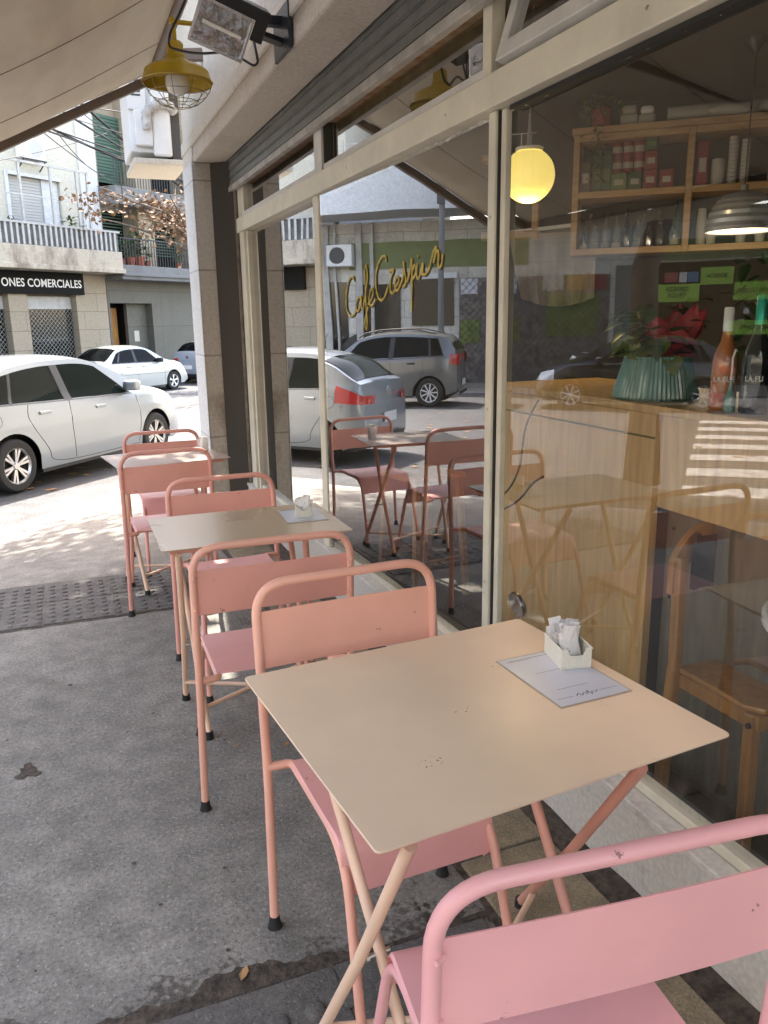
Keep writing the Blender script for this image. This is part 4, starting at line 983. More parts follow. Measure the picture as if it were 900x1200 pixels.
b = MB(); b.box(0.0, 0.40, 0.0, 0.022, 0.40, 0.444); b.box(0.0, 0.02, .03, 0.30, 0.40, 0.444); b.build('apron', 'chair_wood', IC, bevel=0.003)
b = MB(); b.tube([(-.019, .012, .42), (-.026, .012, .42)], 0.008, 10); b.build('bolt', 'ink', IC)
b = MB(); b.box(0.036, 0.052, 0.31, 0.325, 0.70, 0.87); b.box(0.052, .12, .318, .322, .70, .86); b.build('hinge_plate', 'housing_black', IC)
MT = thing('marble_table', 'round white marble table edge inside the window at the right border', 'table', (1.86, 1.20, 0))
b = MB(); b.lathe([(0.001, 0.72), (0.33, 0.72), (0.345, 0.728), (0.345, 0.742), (0.335, 0.75), (0.001, 0.75)], n=48); b.build('tabletop', 'marble', MT, smooth=35)
b = MB(); b.lathe([(0.2, 0.006), (0.2, .02), (.03, .04), (.03, .72)], n=24); b.build('pedestal', 'housing_black', MT, smooth=35)
# stool seen low through the middle panes
ST_ = thing('wooden_stool', 'slim wooden stool with tall legs inside, behind the lettered window', 'stool', (1.75, 3.85, 0.004), R(12))
b = MB(); b.box(-.17, .17, -.17, .17, .66, .69); b.build('seat', 'chair_wood', ST_, bevel=0.01)
for s in (-1, 1):
    for q in (-1, 1):
        b = MB(); b.bar((s*.17, q*.17, 0), (s*.14, q*.14, .66), .034, .034); b.build('leg', 'chair_wood', ST_, bevel=0.004)
b = MB()
for q in (-1, 1): b.bar((-.16, q*.16, .22), (.16, q*.16, .22), .02, .03)
b.build('stretcher', 'chair_wood', ST_)

# plant in ribbed teal pot on the counter
PP = thing('potted_plant', 'ribbed teal pot holding a red and green leafy plant on the counter end', 'plant', (1.850, 2.175, 1.223)); PP.scale = (.86, .86, .86)
b = MB(); b.lathe([(0.001, 0.0), (0.150, 0.0), (0.157, 0.010), (0.155, 0.03), (0.120, 0.155), (0.122, 0.162), (0.112, 0.162), (0.11, 0.14), (0.001, 0.14)], n=120, ribs=1, rib=0.03); b.build('ribbed_pot', 'pot_teal', PP, smooth=20)
def leafmesh(b, base, dirv, up, L_, W_, curl=0.3, m=0, jit=0.0):
    d = Vector(dirv).normalized(); u = Vector(up); s = d.cross(u).normalized(); u = s.cross(d)
    P = Vector(base); rows = []
    for k in range(7):
        t = k/6; w = W_*math.sin(PI*min(1, t**0.8))**0.8 if 0 < t < 1 else 0.0008
        c = P+d*(L_*t)+u*(-curl*L_*t*t); J = lambda: u*random.uniform(-jit, jit)+s*random.uniform(-jit, jit)*.5
        rows.append([c-s*w+u*w*.25+J(), c-s*w*.5+u*w*.08+J(), c+J()*.4, c+s*w*.5+u*w*.08+J(), c+s*w+u*w*.25+J()])
    b.grid(rows, m)
rnd = random.Random(33)
for nm, mt, n_, zr in (('leaf', 'leaf_green', 34, (0.16, 0.36)), ('leaf', 'leaf_lime', 12, (0.15, 0.30))):
    for i in range(n_):
        b = MB(); a = rnd.uniform(0, 2*PI); zz = rnd.uniform(*zr); q = rnd.uniform(.03, .16)
        if mt == 'leaf_lime': a = rnd.uniform(PI*.6, PI*1.6)
        base = (q*math.cos(a), q*math.sin(a)+0.0, zz)
        leafmesh(b, base, (math.cos(a)+rnd.uniform(-.4, .4), math.sin(a)+rnd.uniform(-.4, .4), rnd.uniform(-.5, .4)), (0, 0, 1), rnd.uniform(.07, .12), rnd.uniform(.028, .045), rnd.uniform(.1, .6))
        b.build(nm, mt, PP, smooth=60)
RT = Vector((.93, -.37, 0)); FR = Vector((-.6, -.8, 0))
for i in range(10):      # crumpled crimson leaves leaning out over the front rim
    b = MB(); base = RT*rnd.uniform(-.02, .09)+FR*rnd.uniform(.01, .06)+Vector((0, 0, rnd.uniform(.14, .21)))
    dv = RT*rnd.uniform(-.9, .35)+Vector((0, 0, rnd.uniform(.05, .75)))+FR*rnd.uniform(.0, .25)
    leafmesh(b, base, dv, FR+Vector((0, 0, .5)), rnd.uniform(.12, .19), rnd.uniform(.045, .062), rnd.uniform(-.1, .35), 0, .006); b.build('red_leaf', 'leaf_red', PP, smooth=60)
for i in range(7):
    b = MB(); base = RT*rnd.uniform(-.12, -.02)+FR*rnd.uniform(.03, .07)+Vector((0, 0, rnd.uniform(.15, .20)))
    leafmesh(b, base, RT*rnd.uniform(-.6, .4)+Vector((0, 0, rnd.uniform(-.1, .5))), FR+Vector((0, 0, .4)), rnd.uniform(.07, .11), rnd.uniform(.03, .04), .2); b.build('leaf', 'leaf_lime', PP, smooth=60)
b = MB()
for i in range(10):
    a = rnd.uniform(0, 6.28); b.tube([(0.02*math.cos(a), .02*math.sin(a), .14), (.05*math.cos(a), .05*math.sin(a), .22), (.12*math.cos(a), .12*math.sin(a), .33)], .002, 5)
b.build('stem', 'leaf_green', PP)
PV = thing('trailing_plant', 'dark green trailing plant on the counter behind the wine bottles', 'plant', (2.10, 1.86, 1.223))
b = MB(); b.lathe([(0.001, 0), (0.06, 0), (0.075, 0.11), (0.001, .10)], n=24); b.build('pot', 'housing_black', PV, smooth=40)
b = MB()
for i in range(150):
    a = rnd.uniform(0, 6.28); q = rnd.uniform(.02, .26); base = (q*math.cos(a)*.7, q*math.sin(a), rnd.uniform(.08, .50)*(1-.5*q))
    leafmesh(b, base, (rnd.uniform(-1, 1), rnd.uniform(-1, 1), rnd.uniform(-.6, .6)), (0, 0, 1), rnd.uniform(.05, .09), rnd.uniform(.018, .03), .3)
b.build('foliage', 'leaf_green', PV, smooth=60)

# bottles on the counter
def bottle(name, label, loc, h, r, body, cap, caph, grp=None, lab=None, txt=None):
    t = thing(name, label, 'bottle', loc, 0, grp)
    nr = r*0.33
    b = MB(); b.lathe([(0.001, 0), (r*.95, 0), (r, h*.02), (r, h*.48), (r*.88, h*.56), (r*.5, h*.68), (nr*1.05, h*.78), (nr, h*.97), (nr, h), (0.001, h)], n=24); b.build('glass_body', body, t, smooth=50)
    b = MB(); b.lathe([(nr*1.12, h-caph), (nr*1.15, h+.002), (nr*.9, h+.006), (.001, h+.006)], n=20); b.build('foil_cap', cap, t, smooth=40)
    if lab:
        b = MB(); b.lathe([(r*1.012, h*.03), (r*1.012, h*.17)], n=24); b.build('label_band', lab, t, smooth=50)
    if txt:
        M = Matrix.Rotation(R(-90-22), 4, 'Z') @ Matrix.Rotation(R(90), 4, 'X')
        text_obj('lettering', txt, 0.021, 'foil_white', t, Matrix.Rotation(R(-42), 4, 'Z') @ Matrix.Translation((-0.030, -r*1.04, h*.29)) @ Matrix.Rotation(R(90), 4, 'X'), 0.0008, 'LEFT', 0.82)
    return t
bottle('wine_bottle', 'rose wine bottle with white cap and white lettering beside the teal pot', (1.79, 1.815, 1.223), 0.285, 0.037, 'wine_rose', 'foil_white', 0.062, 'wine bottles on the counter', 'label_red', 'LA FUE')
bottle('wine_bottle', 'dark wine bottle with bright green cap at the right border of the window', (1.79, 1.700, 1.223), 0.315, 0.038, 'bottle_dark', 'foil_green', 0.072, 'wine bottles on the counter', None, 'LA FU')
SB = thing('spray_bottle', 'small green squeeze bottle with a thin bent nozzle between the wine bottles', 'bottle', (1.76, 1.757, 1.223))
b = MB(); b.lathe([(0.001, 0), (.017, 0), (.017, .03), (.012, .05), (.006, .065), (.004, .09), (.001, .09)], n=16); b.build('body', 'pot_teal', SB, smooth=50)
b = MB(); b.tube([(0, 0, .085), (0, 0, .15), (0.0, -.006, .17)], .003, 8); b.lathe([(.001, -.005), (.005, 0), (.001, .005)], (0, -.008, .172), 10); b.build('nozzle', 'foil_white', SB, smooth=60)

# shelf unit on the back wall. local x runs along the wall, local -y faces the room
ang = math.atan2(-0.65, 0.76)
SH = thing('bar_shelf', 'open pine shelf unit hung high on the back wall, full of tins and bottles', 'shelf', (2.925, 4.272, 0), ang)
def shl(b, nm, m='pine'): return b.build(nm, m, SH, bevel=0.003)
for x in (0.0, 0.632, 1.27): 
    b = MB(); b.box(x, x+.036, 0.0, .26, 1.845, 2.515); shl(b, 'upright')
for z in (1.845, 2.165, 2.478):
    for (x0, x1) in ((.037, .631), (.669, 1.269)):
        b = MB(); b.box(x0, x1, -0.002, .26, z, z+.037); shl(b, 'board')
b = MB(); b.box(-.01, 1.32, -.014, .26, 2.516, 2.552); shl(b, 'top_board')
SM = Matrix.Translation((2.925, 4.272, 0)) @ Matrix.Rotation(ang, 4, 'Z')
def onshelf(x, y, z): v = SM @ Vector((x, y, z)); return (v.x, v.y, v.z)
Z1, Z2, Z0 = 2.203, 2.553, 1.883
def tin(name, label, cat, x, z, w, h, m, grp, y=.08, d=.1, round_=False, lab=None):
    t = thing(name, label, cat, onshelf(x, y, z), ang, grp)
    b = MB()
    if round_: b.lathe([(0.001, 0), (w/2, 0), (w/2, h), (.001, h)], n=18); b.build('body', m, t, smooth=40)
    else: b.box(-w/2, w/2, -d/2, d/2, 0, h); b.build('body', m, t, bevel=.004)
    b = MB()
    if round_: b.lathe([(w/2*1.01, h*.3), (w/2*1.01, h*.7)], n=18)
    else: b.box(-w*.3, w*.3, -d/2-.002, -d/2-.0005, h*.3, h*.62)
    b.build('label', lab or 'label_pale', t)
    return t
ordn = ['first', 'second', 'third', 'fourth', 'fifth', 'sixth', 'seventh', 'eighth', 'ninth']
for k in range(3):
    tin('round_tin', f'red round tin, {ordn[k]} from the left in the top row of the shelf stack', 'tin', .245+k*.062, Z1+.184, .058, .085, 'tin_red', 'red tins on the shelf', round_=True)
    tin('round_tin', f'red round tin, {ordn[k]} from the left in the middle row of the shelf stack', 'tin', .245+k*.062, Z1+.098, .058, .085, 'tin_red', 'red tins on the shelf', round_=True)
tin('food_box', 'lime printed box under the red round tins on the shelf', 'box', .262, Z1, .085, .097, 'tin_lime', 'boxes on the shelf')
tin('food_box', 'dark green box under the red round tins, right of the lime one', 'box', .352, Z1, .08, .097, 'tin_green', 'boxes on the shelf')
tin('food_box', 'red box at the foot of the stack beside the dark green box', 'box', .436, Z1, .075, .105, 'tin_red', 'boxes on the shelf')
tin('food_box', 'red box standing on another red box in the shelf', 'box', .436, Z1+.106, .07, .10, 'tin_red', 'boxes on the shelf')
tin('food_box', 'teal green box on top of the red boxes in the shelf', 'box', .436, Z1+.207, .07, .075, 'tin_green', 'boxes on the shelf', lab='tin_lime')
tin('food_box', 'single red box standing alone right of the stacked red boxes', 'box', .527, Z1, .075, .10, 'tin_red', 'boxes on the shelf')
for k in range(2):
    tin('paper_bag', f'green bag of coffee leaning at the left of the shelf, {ordn[k]} of two', 'bag', .137+k*.055, Z1, .055, .22-.02*k, 'tin_green', 'bags on the shelf', lab='tin_lime')
tin('paper_bag', 'brown paper bag on the upper shelf by the left upright', 'bag', .072, Z1, .06, .17, 'tin_brown', 'bags on the shelf')
tin('food_box', 'tall red box right of the middle upright of the shelf', 'box', .715, Z1, .06, .235, 'tin_red', 'boxes on the shelf')
tin('storage_jar', 'squat white jar on the upper shelf beside the tall red box', 'jar', .80, Z1, .072, .14, 'cup_white', 'jars on the shelf', round_=True, lab='cup_white')
for k, (x, h, w) in enumerate(((.875, .255, .052), (.94, .235, .05), (1.085, .20, .05))):
    t = thing('cup_stack', f'tall stack of white paper cups on the upper shelf, {ordn[k]} from the left', 'cups', onshelf(x, .08, Z1), ang, 'stacks of paper cups')
    b = MB(); pr = [(.001, 0)]
    for q in range(12): pr += [(w/2*.86, h*q/12), (w/2, h*(q+.8)/12)]
    b.lathe(pr+[(w/2*.9, h), (.001, h)], n=18); b.build('cups', 'cup_white', t, smooth=30)
for k in range(9):
    h = (.17, .15, .20, .19, .22, .16, .14, .15, .245)[k]; r_ = (.022, .03, .026, .024, .029, .032, .024, .028, .031)[k]
    x = .07+.063*k+(.02 if k == 8 else 0)
    m_ = ('bottle_dark', 'glass_clear', 'glass_clear', 'glass_clear', 'bottle_dark', 'glass_clear', 'steel', 'glass_clear', 'bottle_green')[k]
    bottle('spirit_bottle', f'{ordn[k]} bottle from the left on the lower shelf of the bar unit', onshelf(x, .09, Z0), h, r_, m_, 'steel' if k % 2 else 'housing_black', .02, 'bottles on the lower shelf', 'label_pale' if k in (0, 3, 8) else None)
for k, x in enumerate((.10, .20, .31, .41, .50)):
    bottle('spirit_bottle', f'clear bottle standing in the back row of the lower shelf, {ordn[k]} from the left', onshelf(x, .18, Z0), .21, .024, 'glass_clear', 'steel', .02, 'bottles on the lower shelf')
for k, (x, h) in enumerate(((.735, .20), (.79, .14), (.95, .11), (1.05, .12))):
    t = thing('cup_stack', f'stack of pale cups on the lower shelf, {ordn[k]} from the middle upright', 'cups', onshelf(x, .08, Z0), ang, 'stacks of paper cups')
    b = MB(); b.lathe([(.001, 0), (.024, 0), (.03, h*.5), (.022, h), (.001, h)], n=18); b.build('cups', 'cup_white', t, smooth=40)
# on top of the unit
t = thing('paper_roll', 'long white paper roll lying on top of the shelf unit', 'roll', onshelf(.80, .06, 2.553), ang)
b = MB(); b.tube([(-.29, 0, .043), (.30, .02, .043)], .042, 20); b.build('roll', 'cup_white', t, smooth=40)
b = MB(); b.tube([(-.293, 0, .043), (-.285, 0, .043)], .014, 12); b.build('core', 'tin_brown', t)
t = thing('plastic_bag', 'crumpled white bag lying before the paper roll on the shelf top', 'bag', onshelf(.85, -.0, 2.553), ang)
b = MB(); rows = []
for i in range(13):
    a = PI*i/12; rows.append([(.13*math.cos(a), .03*math.cos(q)*math.sin(a)+rnd.uniform(-.003, .003), .034+.032*math.sin(q)*math.sin(a)+rnd.uniform(-.003, .003)) for q in [2*PI*k/12 for k in range(13)]])
b.grid(rows); b.build('bag', 'cup_white', t, smooth=60)
for k, (x, w_, h) in enumerate(((.30, .10, .11), (.40, .09, .10))):
    t = thing('paper_bundle', f'wrapped white bundle on the shelf top, {("left", "right")[k]} one of the pair', 'bundle', onshelf(x, .08, 2.553), ang, 'bundles on the shelf top')
    b = MB(); b.box(-w_/2, w_/2, -.05, .05, 0, h*.55); b.build('lower_pack', 'cup_white', t, bevel=.012)
    b = MB(); b.box(-w_*.42, w_*.42, -.045, .045, h*.56, h); b.build('upper_pack', 'paper_white' if k else 'cup_white', t, bevel=.018)
t = thing('speaker_box', 'dark box standing on the left end of the shelf top', 'box', onshelf(.045, .1, 2.553), ang)
b = MB(); b.box(-.045, .045, -.08, .08, 0, .16); b.build('cabinet', 'housing_black', t, bevel=.004)
b = MB(); b.lathe([(.03, 0), (.001, .004)], (0, -.082, .08), 20, M=Matrix.Rotation(R(90), 4, 'X')); b.build('speaker_cone', 'ac_dark', t)
t = thing('hanging_ivy', 'yellow green ivy trailing from the shelf top over the left tins', 'plant', onshelf(.15, .02, 2.553), ang)
b = MB(); b.lathe([(0.001, 0), (.05, 0), (.062, .09), (.001, .085)], n=20); b.build('pot', 'tin_red', t, smooth=40)
b = MB()
for i in range(90):
    if i < 50: base = (rnd.gauss(0, .06), rnd.gauss(-.03, .03), rnd.uniform(.06, .17))
    else: base = (rnd.gauss(-.01, .022), -.075+rnd.uniform(-.01, .01), rnd.uniform(-.32, .05))
    leafmesh(b, base, (rnd.uniform(-1, 1), rnd.uniform(-1, .2), rnd.uniform(-1, .3)), (0, 0, 1), rnd.uniform(.025, .05), rnd.uniform(.01, .018), .3)
b.build('foliage', 'leaf_lime', t, smooth=60)

# left part of back wall: framed opening, hanging cloth, utensils
WM = Matrix.Translation((3.12, 4.50, 0)) @ Matrix.Rotation(ang, 4, 'Z')
def onwall(x, y, z): v = WM @ Vector((x, y, z)); return (v.x, v.y, v.z)
t = thing('wall_cabinet', 'wooden wall frame with an open front left of the bar shelves', 'cabinet', onwall(-.36, -.02, 2.02), ang)
b = MB(); b.box(-.22, .14, -.12, 0, -.05, 0); b.box(.10, .14, -.12, 0, 0, .42); b.box(-.22, .14, -.12, 0, .42, .46); b.build('frame', 'pine', t, bevel=.004)
b = MB(); b.box(-.22, .1, -.02, -.005, 0.001, .42); b.build('back_board', 'interior_wall', t)
t = thing('utensil_rail', 'rack of pale kitchen utensils hanging behind the globe lamp', 'utensils', onwall(-.38, -.16, 2.30), ang)
b = MB(); b.tube([(-.16, 0, .28), (.14, 0, .28)], .005, 8); b.build('rail', 'steel', t)
for k, (x, m_, l_) in enumerate(((-.13, 'tin_red', .17), (-.02, 'foil_white', .2), (.05, 'foil_white', .22), (.11, 'foil_white', .23))):
    b = MB(); b.tube([(x, -.01, .28), (x, -.01, .28-l_*.5)], .004, 6); b.lathe([(.001, 0), (.016, .01), (.02, .05), (.01, .10), (.001, .105)], (x, -.01, .28-l_-.02), 12); b.build('utensil', m_, t, smooth=50)
t = thing('draped_cloth', 'beige cloth draped from a pale rail on the back wall', 'cloth', onwall(-.25, -.10, 1.60), ang)
b = MB(); rows = []
for i in range(13):
    z = .40*(1-i/12); rows.append([(-.16+.55*k/24+.10*(i/12)*(1-k/24), -.02-.03*math.sin(k*1.1+i*.15)*(.3+i/12), z-.05*math.sin(PI*k/24)*(i/12)) for k in range(25)])
b.grid(rows); b.grid([[(x, y+.004, z) for x, y, z in r_] for r_ in rows], flip=True); b.build('cloth', 'cloth_beige', t, smooth=60)
b = MB(); b.bar((-.18, -.02, .41), (.28, -.03, .44), .03, .02); b.build('rail', 'foil_white', t)

# ================================================================= CARS
def carpaint(name, col, metal=0.35, rough=0.28):
    m = mat(name, col, rough, metal, coat=1.0); return name
carpaint('paint_silver', (0.25, 0.285, 0.32), 0.55, 0.30)
carpaint('paint_white', (0.40, 0.42, 0.41), 0.1, 0.3)
carpaint('paint_bluegrey', (0.33, 0.37, 0.43), 0.35, 0.3)
carpaint('paint_grey', (0.15, 0.155, 0.155), 0.55, 0.3)
carpaint('paint_black', (0.008, 0.008, 0.010), 0.1, 0.2)
mat('car_glass', (0.004, 0.005, 0.005), 0.05, spec=0.08)
mat('car_glass_green', (0.004, 0.007, 0.006), 0.04, spec=0.10)
mat('trim_black', (0.012, 0.012, 0.013), 0.5)
mat('tyre', (0.018, 0.018, 0.018), 0.8, bump=0.2, bs=30)
mat('alloy', (0.55, 0.55, 0.56), 0.28, metal=0.85)
mat('alloy_dark', (0.03, 0.03, 0.032), 0.4, metal=0.5)
mat('alloy_white', (0.75, 0.75, 0.75), 0.35, metal=0.2)
mat('tail_red', (0.42, 0.008, 0.012), 0.12, coat=1.0)
mat('lamp_clear', (0.70, 0.72, 0.74), 0.1, metal=0.3, coat=1.0)
mat('plate_white', (0.7, 0.7, 0.7), 0.5)

def interp(P, x):
    if x <= P[0][0]: return P[0][1]
    if x >= P[-1][0]: return P[-1][1]
    for i in range(len(P)-1):
        if P[i][0] <= x <= P[i+1][0]:
            t = (x-P[i][0])/(P[i+1][0]-P[i][0])
            x0, y0 = P[max(i-1, 0)]; x1, y1 = P[i]; x2, y2 = P[i+1]; x3, y3 = P[min(i+2, len(P)-1)]
            m1 = (y2-y0)/max(1e-6, x2-x0)*(x2-x1); m2 = (y3-y1)/max(1e-6, x3-x1)*(x2-x1)
            d = y2-y1; lim = 3*abs(d)
            m1 = max(-lim, min(lim, m1)) if d*m1 > 0 else 0; m2 = max(-lim, min(lim, m2)) if d*m2 > 0 else 0
            return (2*t**3-3*t*t+1)*y1+(t**3-2*t*t+t)*m1+(-2*t**3+3*t*t)*y2+(t**3-t*t)*m2

def make_car(name, label, loc, rz, P, paint, group=None):
    t = thing(name, label, P.get('cat', 'car'), loc, rz, group)
    xr, xf = P['xr'], P['xf']; w = P['w']; top = P['top']; beltp = P['belt']; wr = P['wr']; xw = P['xw']; xm = (xr+xf)/2; hl = (xf-xr)/2
    def wp(x):
        u = abs(x-xm)/hl; return w*(1-0.20*u**7-0.03*u**2)
    def T(x): return interp(top, x)
    def belt(x): return min(interp(beltp, x), T(x)-0.035)
    sill = P.get('sill', 0.20)
    def zb(x):
        z = sill
        u = abs(x-xm)/hl
        if u > 0.86: z = sill+0.09*((u-.86)/.14)
        for c in xw:
            d = abs(x-c); ra = wr+0.055
            if d < ra: z = max(z, wr+math.sqrt(max(0, ra*ra-d*d)))
        return z
    def drop(x): return min(0.055, max(0.015, (T(x)-belt(x))*0.25))
    def zr(x): return T(x)-drop(x)
    def yside(x, z):
        bl = belt(x); W = wp(x)
        if z <= bl:
            v = max(0, (z-sill)/(bl-sill))
            y = W*(0.955+0.045*math.sin(PI*min(1, 0.15+v*0.80))-0.02*max(0, v-.75)*4*.5)
            # soft crease
            return y+0.006*math.exp(-((z-P.get('crease', .74))/.03)**2)
        y0 = yside(x, bl-1e-4)
        return y0-(z-bl)*P.get('tumble', 0.40)-0.02*min(1, (z-bl)/.05)
    def ztop(x, y):
        yr = yside(x, zr(x)); return T(x)-drop(x)*min(1, abs(y)/yr)**2.6
    xs = set([xr, xf]); k = 64
    for i in range(k+1): xs.add(xr+(xf-xr)*i/k)
    for c in xw:
        ra = wr+0.055
        for i in range(17): xs.add(c-ra*math.cos(PI*i/16))
    xs = sorted(xs); xs = [x for i, x in enumerate(xs) if i == 0 or x-xs[i-1] > 0.006]
    b = MB()
    for s in (1, -1):
        rows = []
        for x in xs:
            z0 = zb(x); bl = belt(x); z0 = min(z0, bl-.02); row = []
            for j in range(9):
                z = z0+(bl-z0)*j/8; row.append((x, s*yside(x, z), z))
            zt = zr(x)
            for j in range(1, 6):
                z = bl+(zt-bl)*j/5; row.append((x, s*yside(x, z), z))
            yr = yside(x, zt)
            for j in range(1, 8):
                q = 1-j/7; q = q**0.8; row.append((x, s*yr*q, ztop(x, yr*q)))
            rows.append(row)
        b.grid(rows, flip=(s == 1))
        # end caps
        for row, fl in ((rows[0], s == 1), (rows[-1], s != 1)):
            n = len(row); zc = [(p[0]+(0.02 if p is row[0] else 0), 0, p[2]) for p in row]
            b.grid([row, [(p[0]+(-.03 if row is rows[0] else .03)*math.sin(PI*min(1, i/8)), p[1]*.62, p[2]) for i, p in enumerate(row)], [(p[0]+(-.04 if row is rows[0] else .04)*math.sin(PI*min(1, i/8)), 0, p[2]) for i, p in enumerate(row)]], flip=not fl)
    body = b.build('body', paint, t, smooth=38)
    b = MB(); b.box(xr+.15, xf-.15, -w*.70, w*.70, sill-.03, belt(xm)-.12)
    b.box(xr+.2, xf-.2, -w*.93, w*.93, sill-.015, sill+.012) if False else None
    for s in (-1, 1):
        b.box(xw[0]+wr+.07, xw[1]-wr-.07, min(s*w*.965, s*w*.7), max(s*w*.965, s*w*.7), sill-.04, sill+.01)
        for c in xw: b.box(c-wr-.05, c+wr+.05, min(s*w*.55, s*w*.72), max(s*w*.55, s*w*.72), sill, wr*2+.06)
    b.build('underbody', 'trim_black', t)
    # side windows
    for s in (1, -1):
        for q in P['win']:
            (b0, b1, t0, t1) = q[:4]; b = MB(); rows = []; curve = q[4] if len(q) > 4 else 0
            for j in range(7):
                row = []
                for i in range(15):
                    u, v = i/14, j/6; x = (b0+(b1-b0)*u)*(1-v)+(t0+(t1-t0)*u)*v
                    zt = zr(t0+(t1-t0)*u)-P.get('rail', .055)-curve*(2*u-1)**2
                    z = (belt(x)+.022)*(1-v)+zt*v; row.append((x, s*(yside(x, z)+.004), z))
                rows.append(row)
            b.grid(rows, flip=(s == -1)); b.build('side_window', P.get('glass', 'car_glass'), t, smooth=60)
        # black surround under the glass
        b = MB(); q0, q1 = P['win'][0], P['win'][-1]; rows = []
        for j in range(2):
            row = []
            for i in range(25):
                x = q0[0]-.02+(q1[1]-q0[0]+.04)*i/24; z = belt(x)+.004+.016*j; row.append((x, s*(yside(x, z)+.0055), z))
            rows.append(row)
        b.grid(rows, flip=(s == -1))
        for a, c in zip(P['win'][:-1], P['win'][1:]):
            rows = []
            for j in range(7):
                v = j/6; xa = a[1]*(1-v)+a[3]*v; xb = c[0]*(1-v)+c[2]*v; row = []
                for i in range(4):
                    x = xa+(xb-xa)*i/3; z = (belt(x)+.02)*(1-v)+(zr(x)-P.get('rail', .055))*v; row.append((x, s*(yside(x, z)+.0075), z))
                rows.append(row)
            b.grid(rows, flip=(s == -1))
        b.build('window_trim', 'trim_black', t, smooth=60)
    # windscreens
    for nm, (x0, x1) in (('windscreen', P['ws']), ('rear_window', P['rw'])):
        b = MB(); rows = []
        for i in range(13):
            x = x0+(x1-x0)*i/12; row = []
            for j in range(15):
                f = 2*j/14-1; yr = yside(x, zr(x))*P.get('wsw', .93); y = f*yr
                dx = 0.01; sl = (T(x+dx)-T(x-dx))/(2*dx); n = Vector((-sl, 0, 1)).normalized()
                row.append((x+n.x*.007, y, ztop(x, y)+n.z*.007))
            rows.append(row)
        b.grid(rows, flip=(x1 > x0)); b.build(nm, P.get('glass', 'car_glass'), t, smooth=60)
    # door seams and handles
    for s in (1, -1):
        b = MB()
        for pts in P['seams']:
            b.tube([(x, s*(yside(x, min(z, belt(x)-.002))-.001), z) for x, z in smoothpath(pts, 6) if z < belt(x)+.01], 0.0045, 5)
        b.build('door_seam', 'trim_black', t)
        for x in P['handles']:
            z = belt(x)-P.get('hz', .10); b = MB(); y = yside(x, z); b.box(x-.085, x+.085, min(s*y, s*(y+.022)), max(s*y, s*(y+.022)), z-.018, z+.018); b.build('door_handle', P.get('handle_m', paint), t, bevel=.008)
        if s == -1 and P.get('cap', True):
            b = MB(); q_ = [(xr+.42+.075*math.cos(a), .80+.075*math.sin(a)) for a in [2*PI*k/20 for k in range(20)]]
            b.tube([(x, s*(yside(x, z)-.001), z) for x, z in q_], .0035, 5, closed=True); b.build('fuel_flap_seam', 'trim_black', t)
        # mirror
        x, z = P['mirror']; y = yside(x, belt(x)); b = MB()
        b.prism([(x-.05, y-.03), (x+.05, y-.03), (x+.09, y+.06), (x+.04, y+.20), (x-.06, y+.20), (x-.09, y+.05)], z-.06, z+.07)
        if s == -1: b.v = [(vx, -vy, vz) for vx, vy, vz in b.v]; b.f = [f[::-1] for f in b.f]
        mo = b.build('wing_mirror', P.get('mirror_m', 'trim_black'), t, bevel=.03, bseg=3, smooth=40)
    # lamps as curved patches wrapped on the corners
    def patch(nm, m, x0, x1, z0f, z1f, off=.006):
        for s in (1, -1):
            b = MB(); rows = []
            for j in range(6):
                row = []
                for i in range(10):
                    x = x0+(x1-x0)*i/9; za, zc = z0f(x), z1f(x); z = za+(zc-za)*j/5; row.append((x, s*(yside(x, min(z, zr(x)))+off), z))
                rows.append(row)
            b.grid(rows, flip=(s == -1)); 
            # return round the end
            xe = x1 if abs(x1-xf) < abs(x1-xr) and abs(x1-xf) < .2 else x0
            end = x1 if nm == 'headlight' else x0
            rows = []
            for j in range(6):
                za, zc = z0f(end), z1f(end); z = za+(zc-za)*j/5; yy = yside(end, min(z, zr(end))); row = []
                ex = (0.034 if nm == 'headlight' else -0.034)
                for i in range(5): row.append((end+ex*min(1, i*.5)+(ex*.35 if i > 1 else 0), s*(yy*(1-P.get('lampin', .34)*i/4)+off*(1-i/4)), z))
                rows.append(row)
            b.grid(rows, flip=((s == 1) == (nm == 'tail_light'))); b.build(nm, m, t, smooth=50)
    h = P['hl']; patch('headlight', 'lamp_clear', xf-h[0], xf-.012, lambda x: h[1]+(h[3])*(xf-x), lambda x: min(h[2]+h[4]*(xf-x), T(x)-.03))
    h2 = P['tl']; patch('tail_light', 'tail_red', xr+.012, xr+h2[0], lambda x: h2[1]+h2[3]*(x-xr), lambda x: min(h2[2]+h2[4]*(x-xr), belt(x)+.3))
    b = MB(); b.box(xf+.03, xf+.052, -.42, .42, .30, .44); b.box(xr-.05, xr-.03, -.5, .5, .26, .34); b.build('bumper_grille', 'trim_black', t, bevel=.01)
    for x, sg in ((xf+.055, 1), (xr-.055, -1)):
        zz = .44 if sg > 0 else P.get('plz', .52)
        b = MB(); b.box(x-.004, x+.004, -.20, .20, zz-.065, zz+.065); b.build('number_plate', 'plate_white', t, bevel=.004)
    b = MB(); b.lathe([(.001, .004), (.05, .004), (.055, 0)], (xr-.042, 0, P.get('badge', .86)), 20, M=Matrix.Rotation(R(-90), 4, 'Y')); b.build('badge', 'chrome', t)
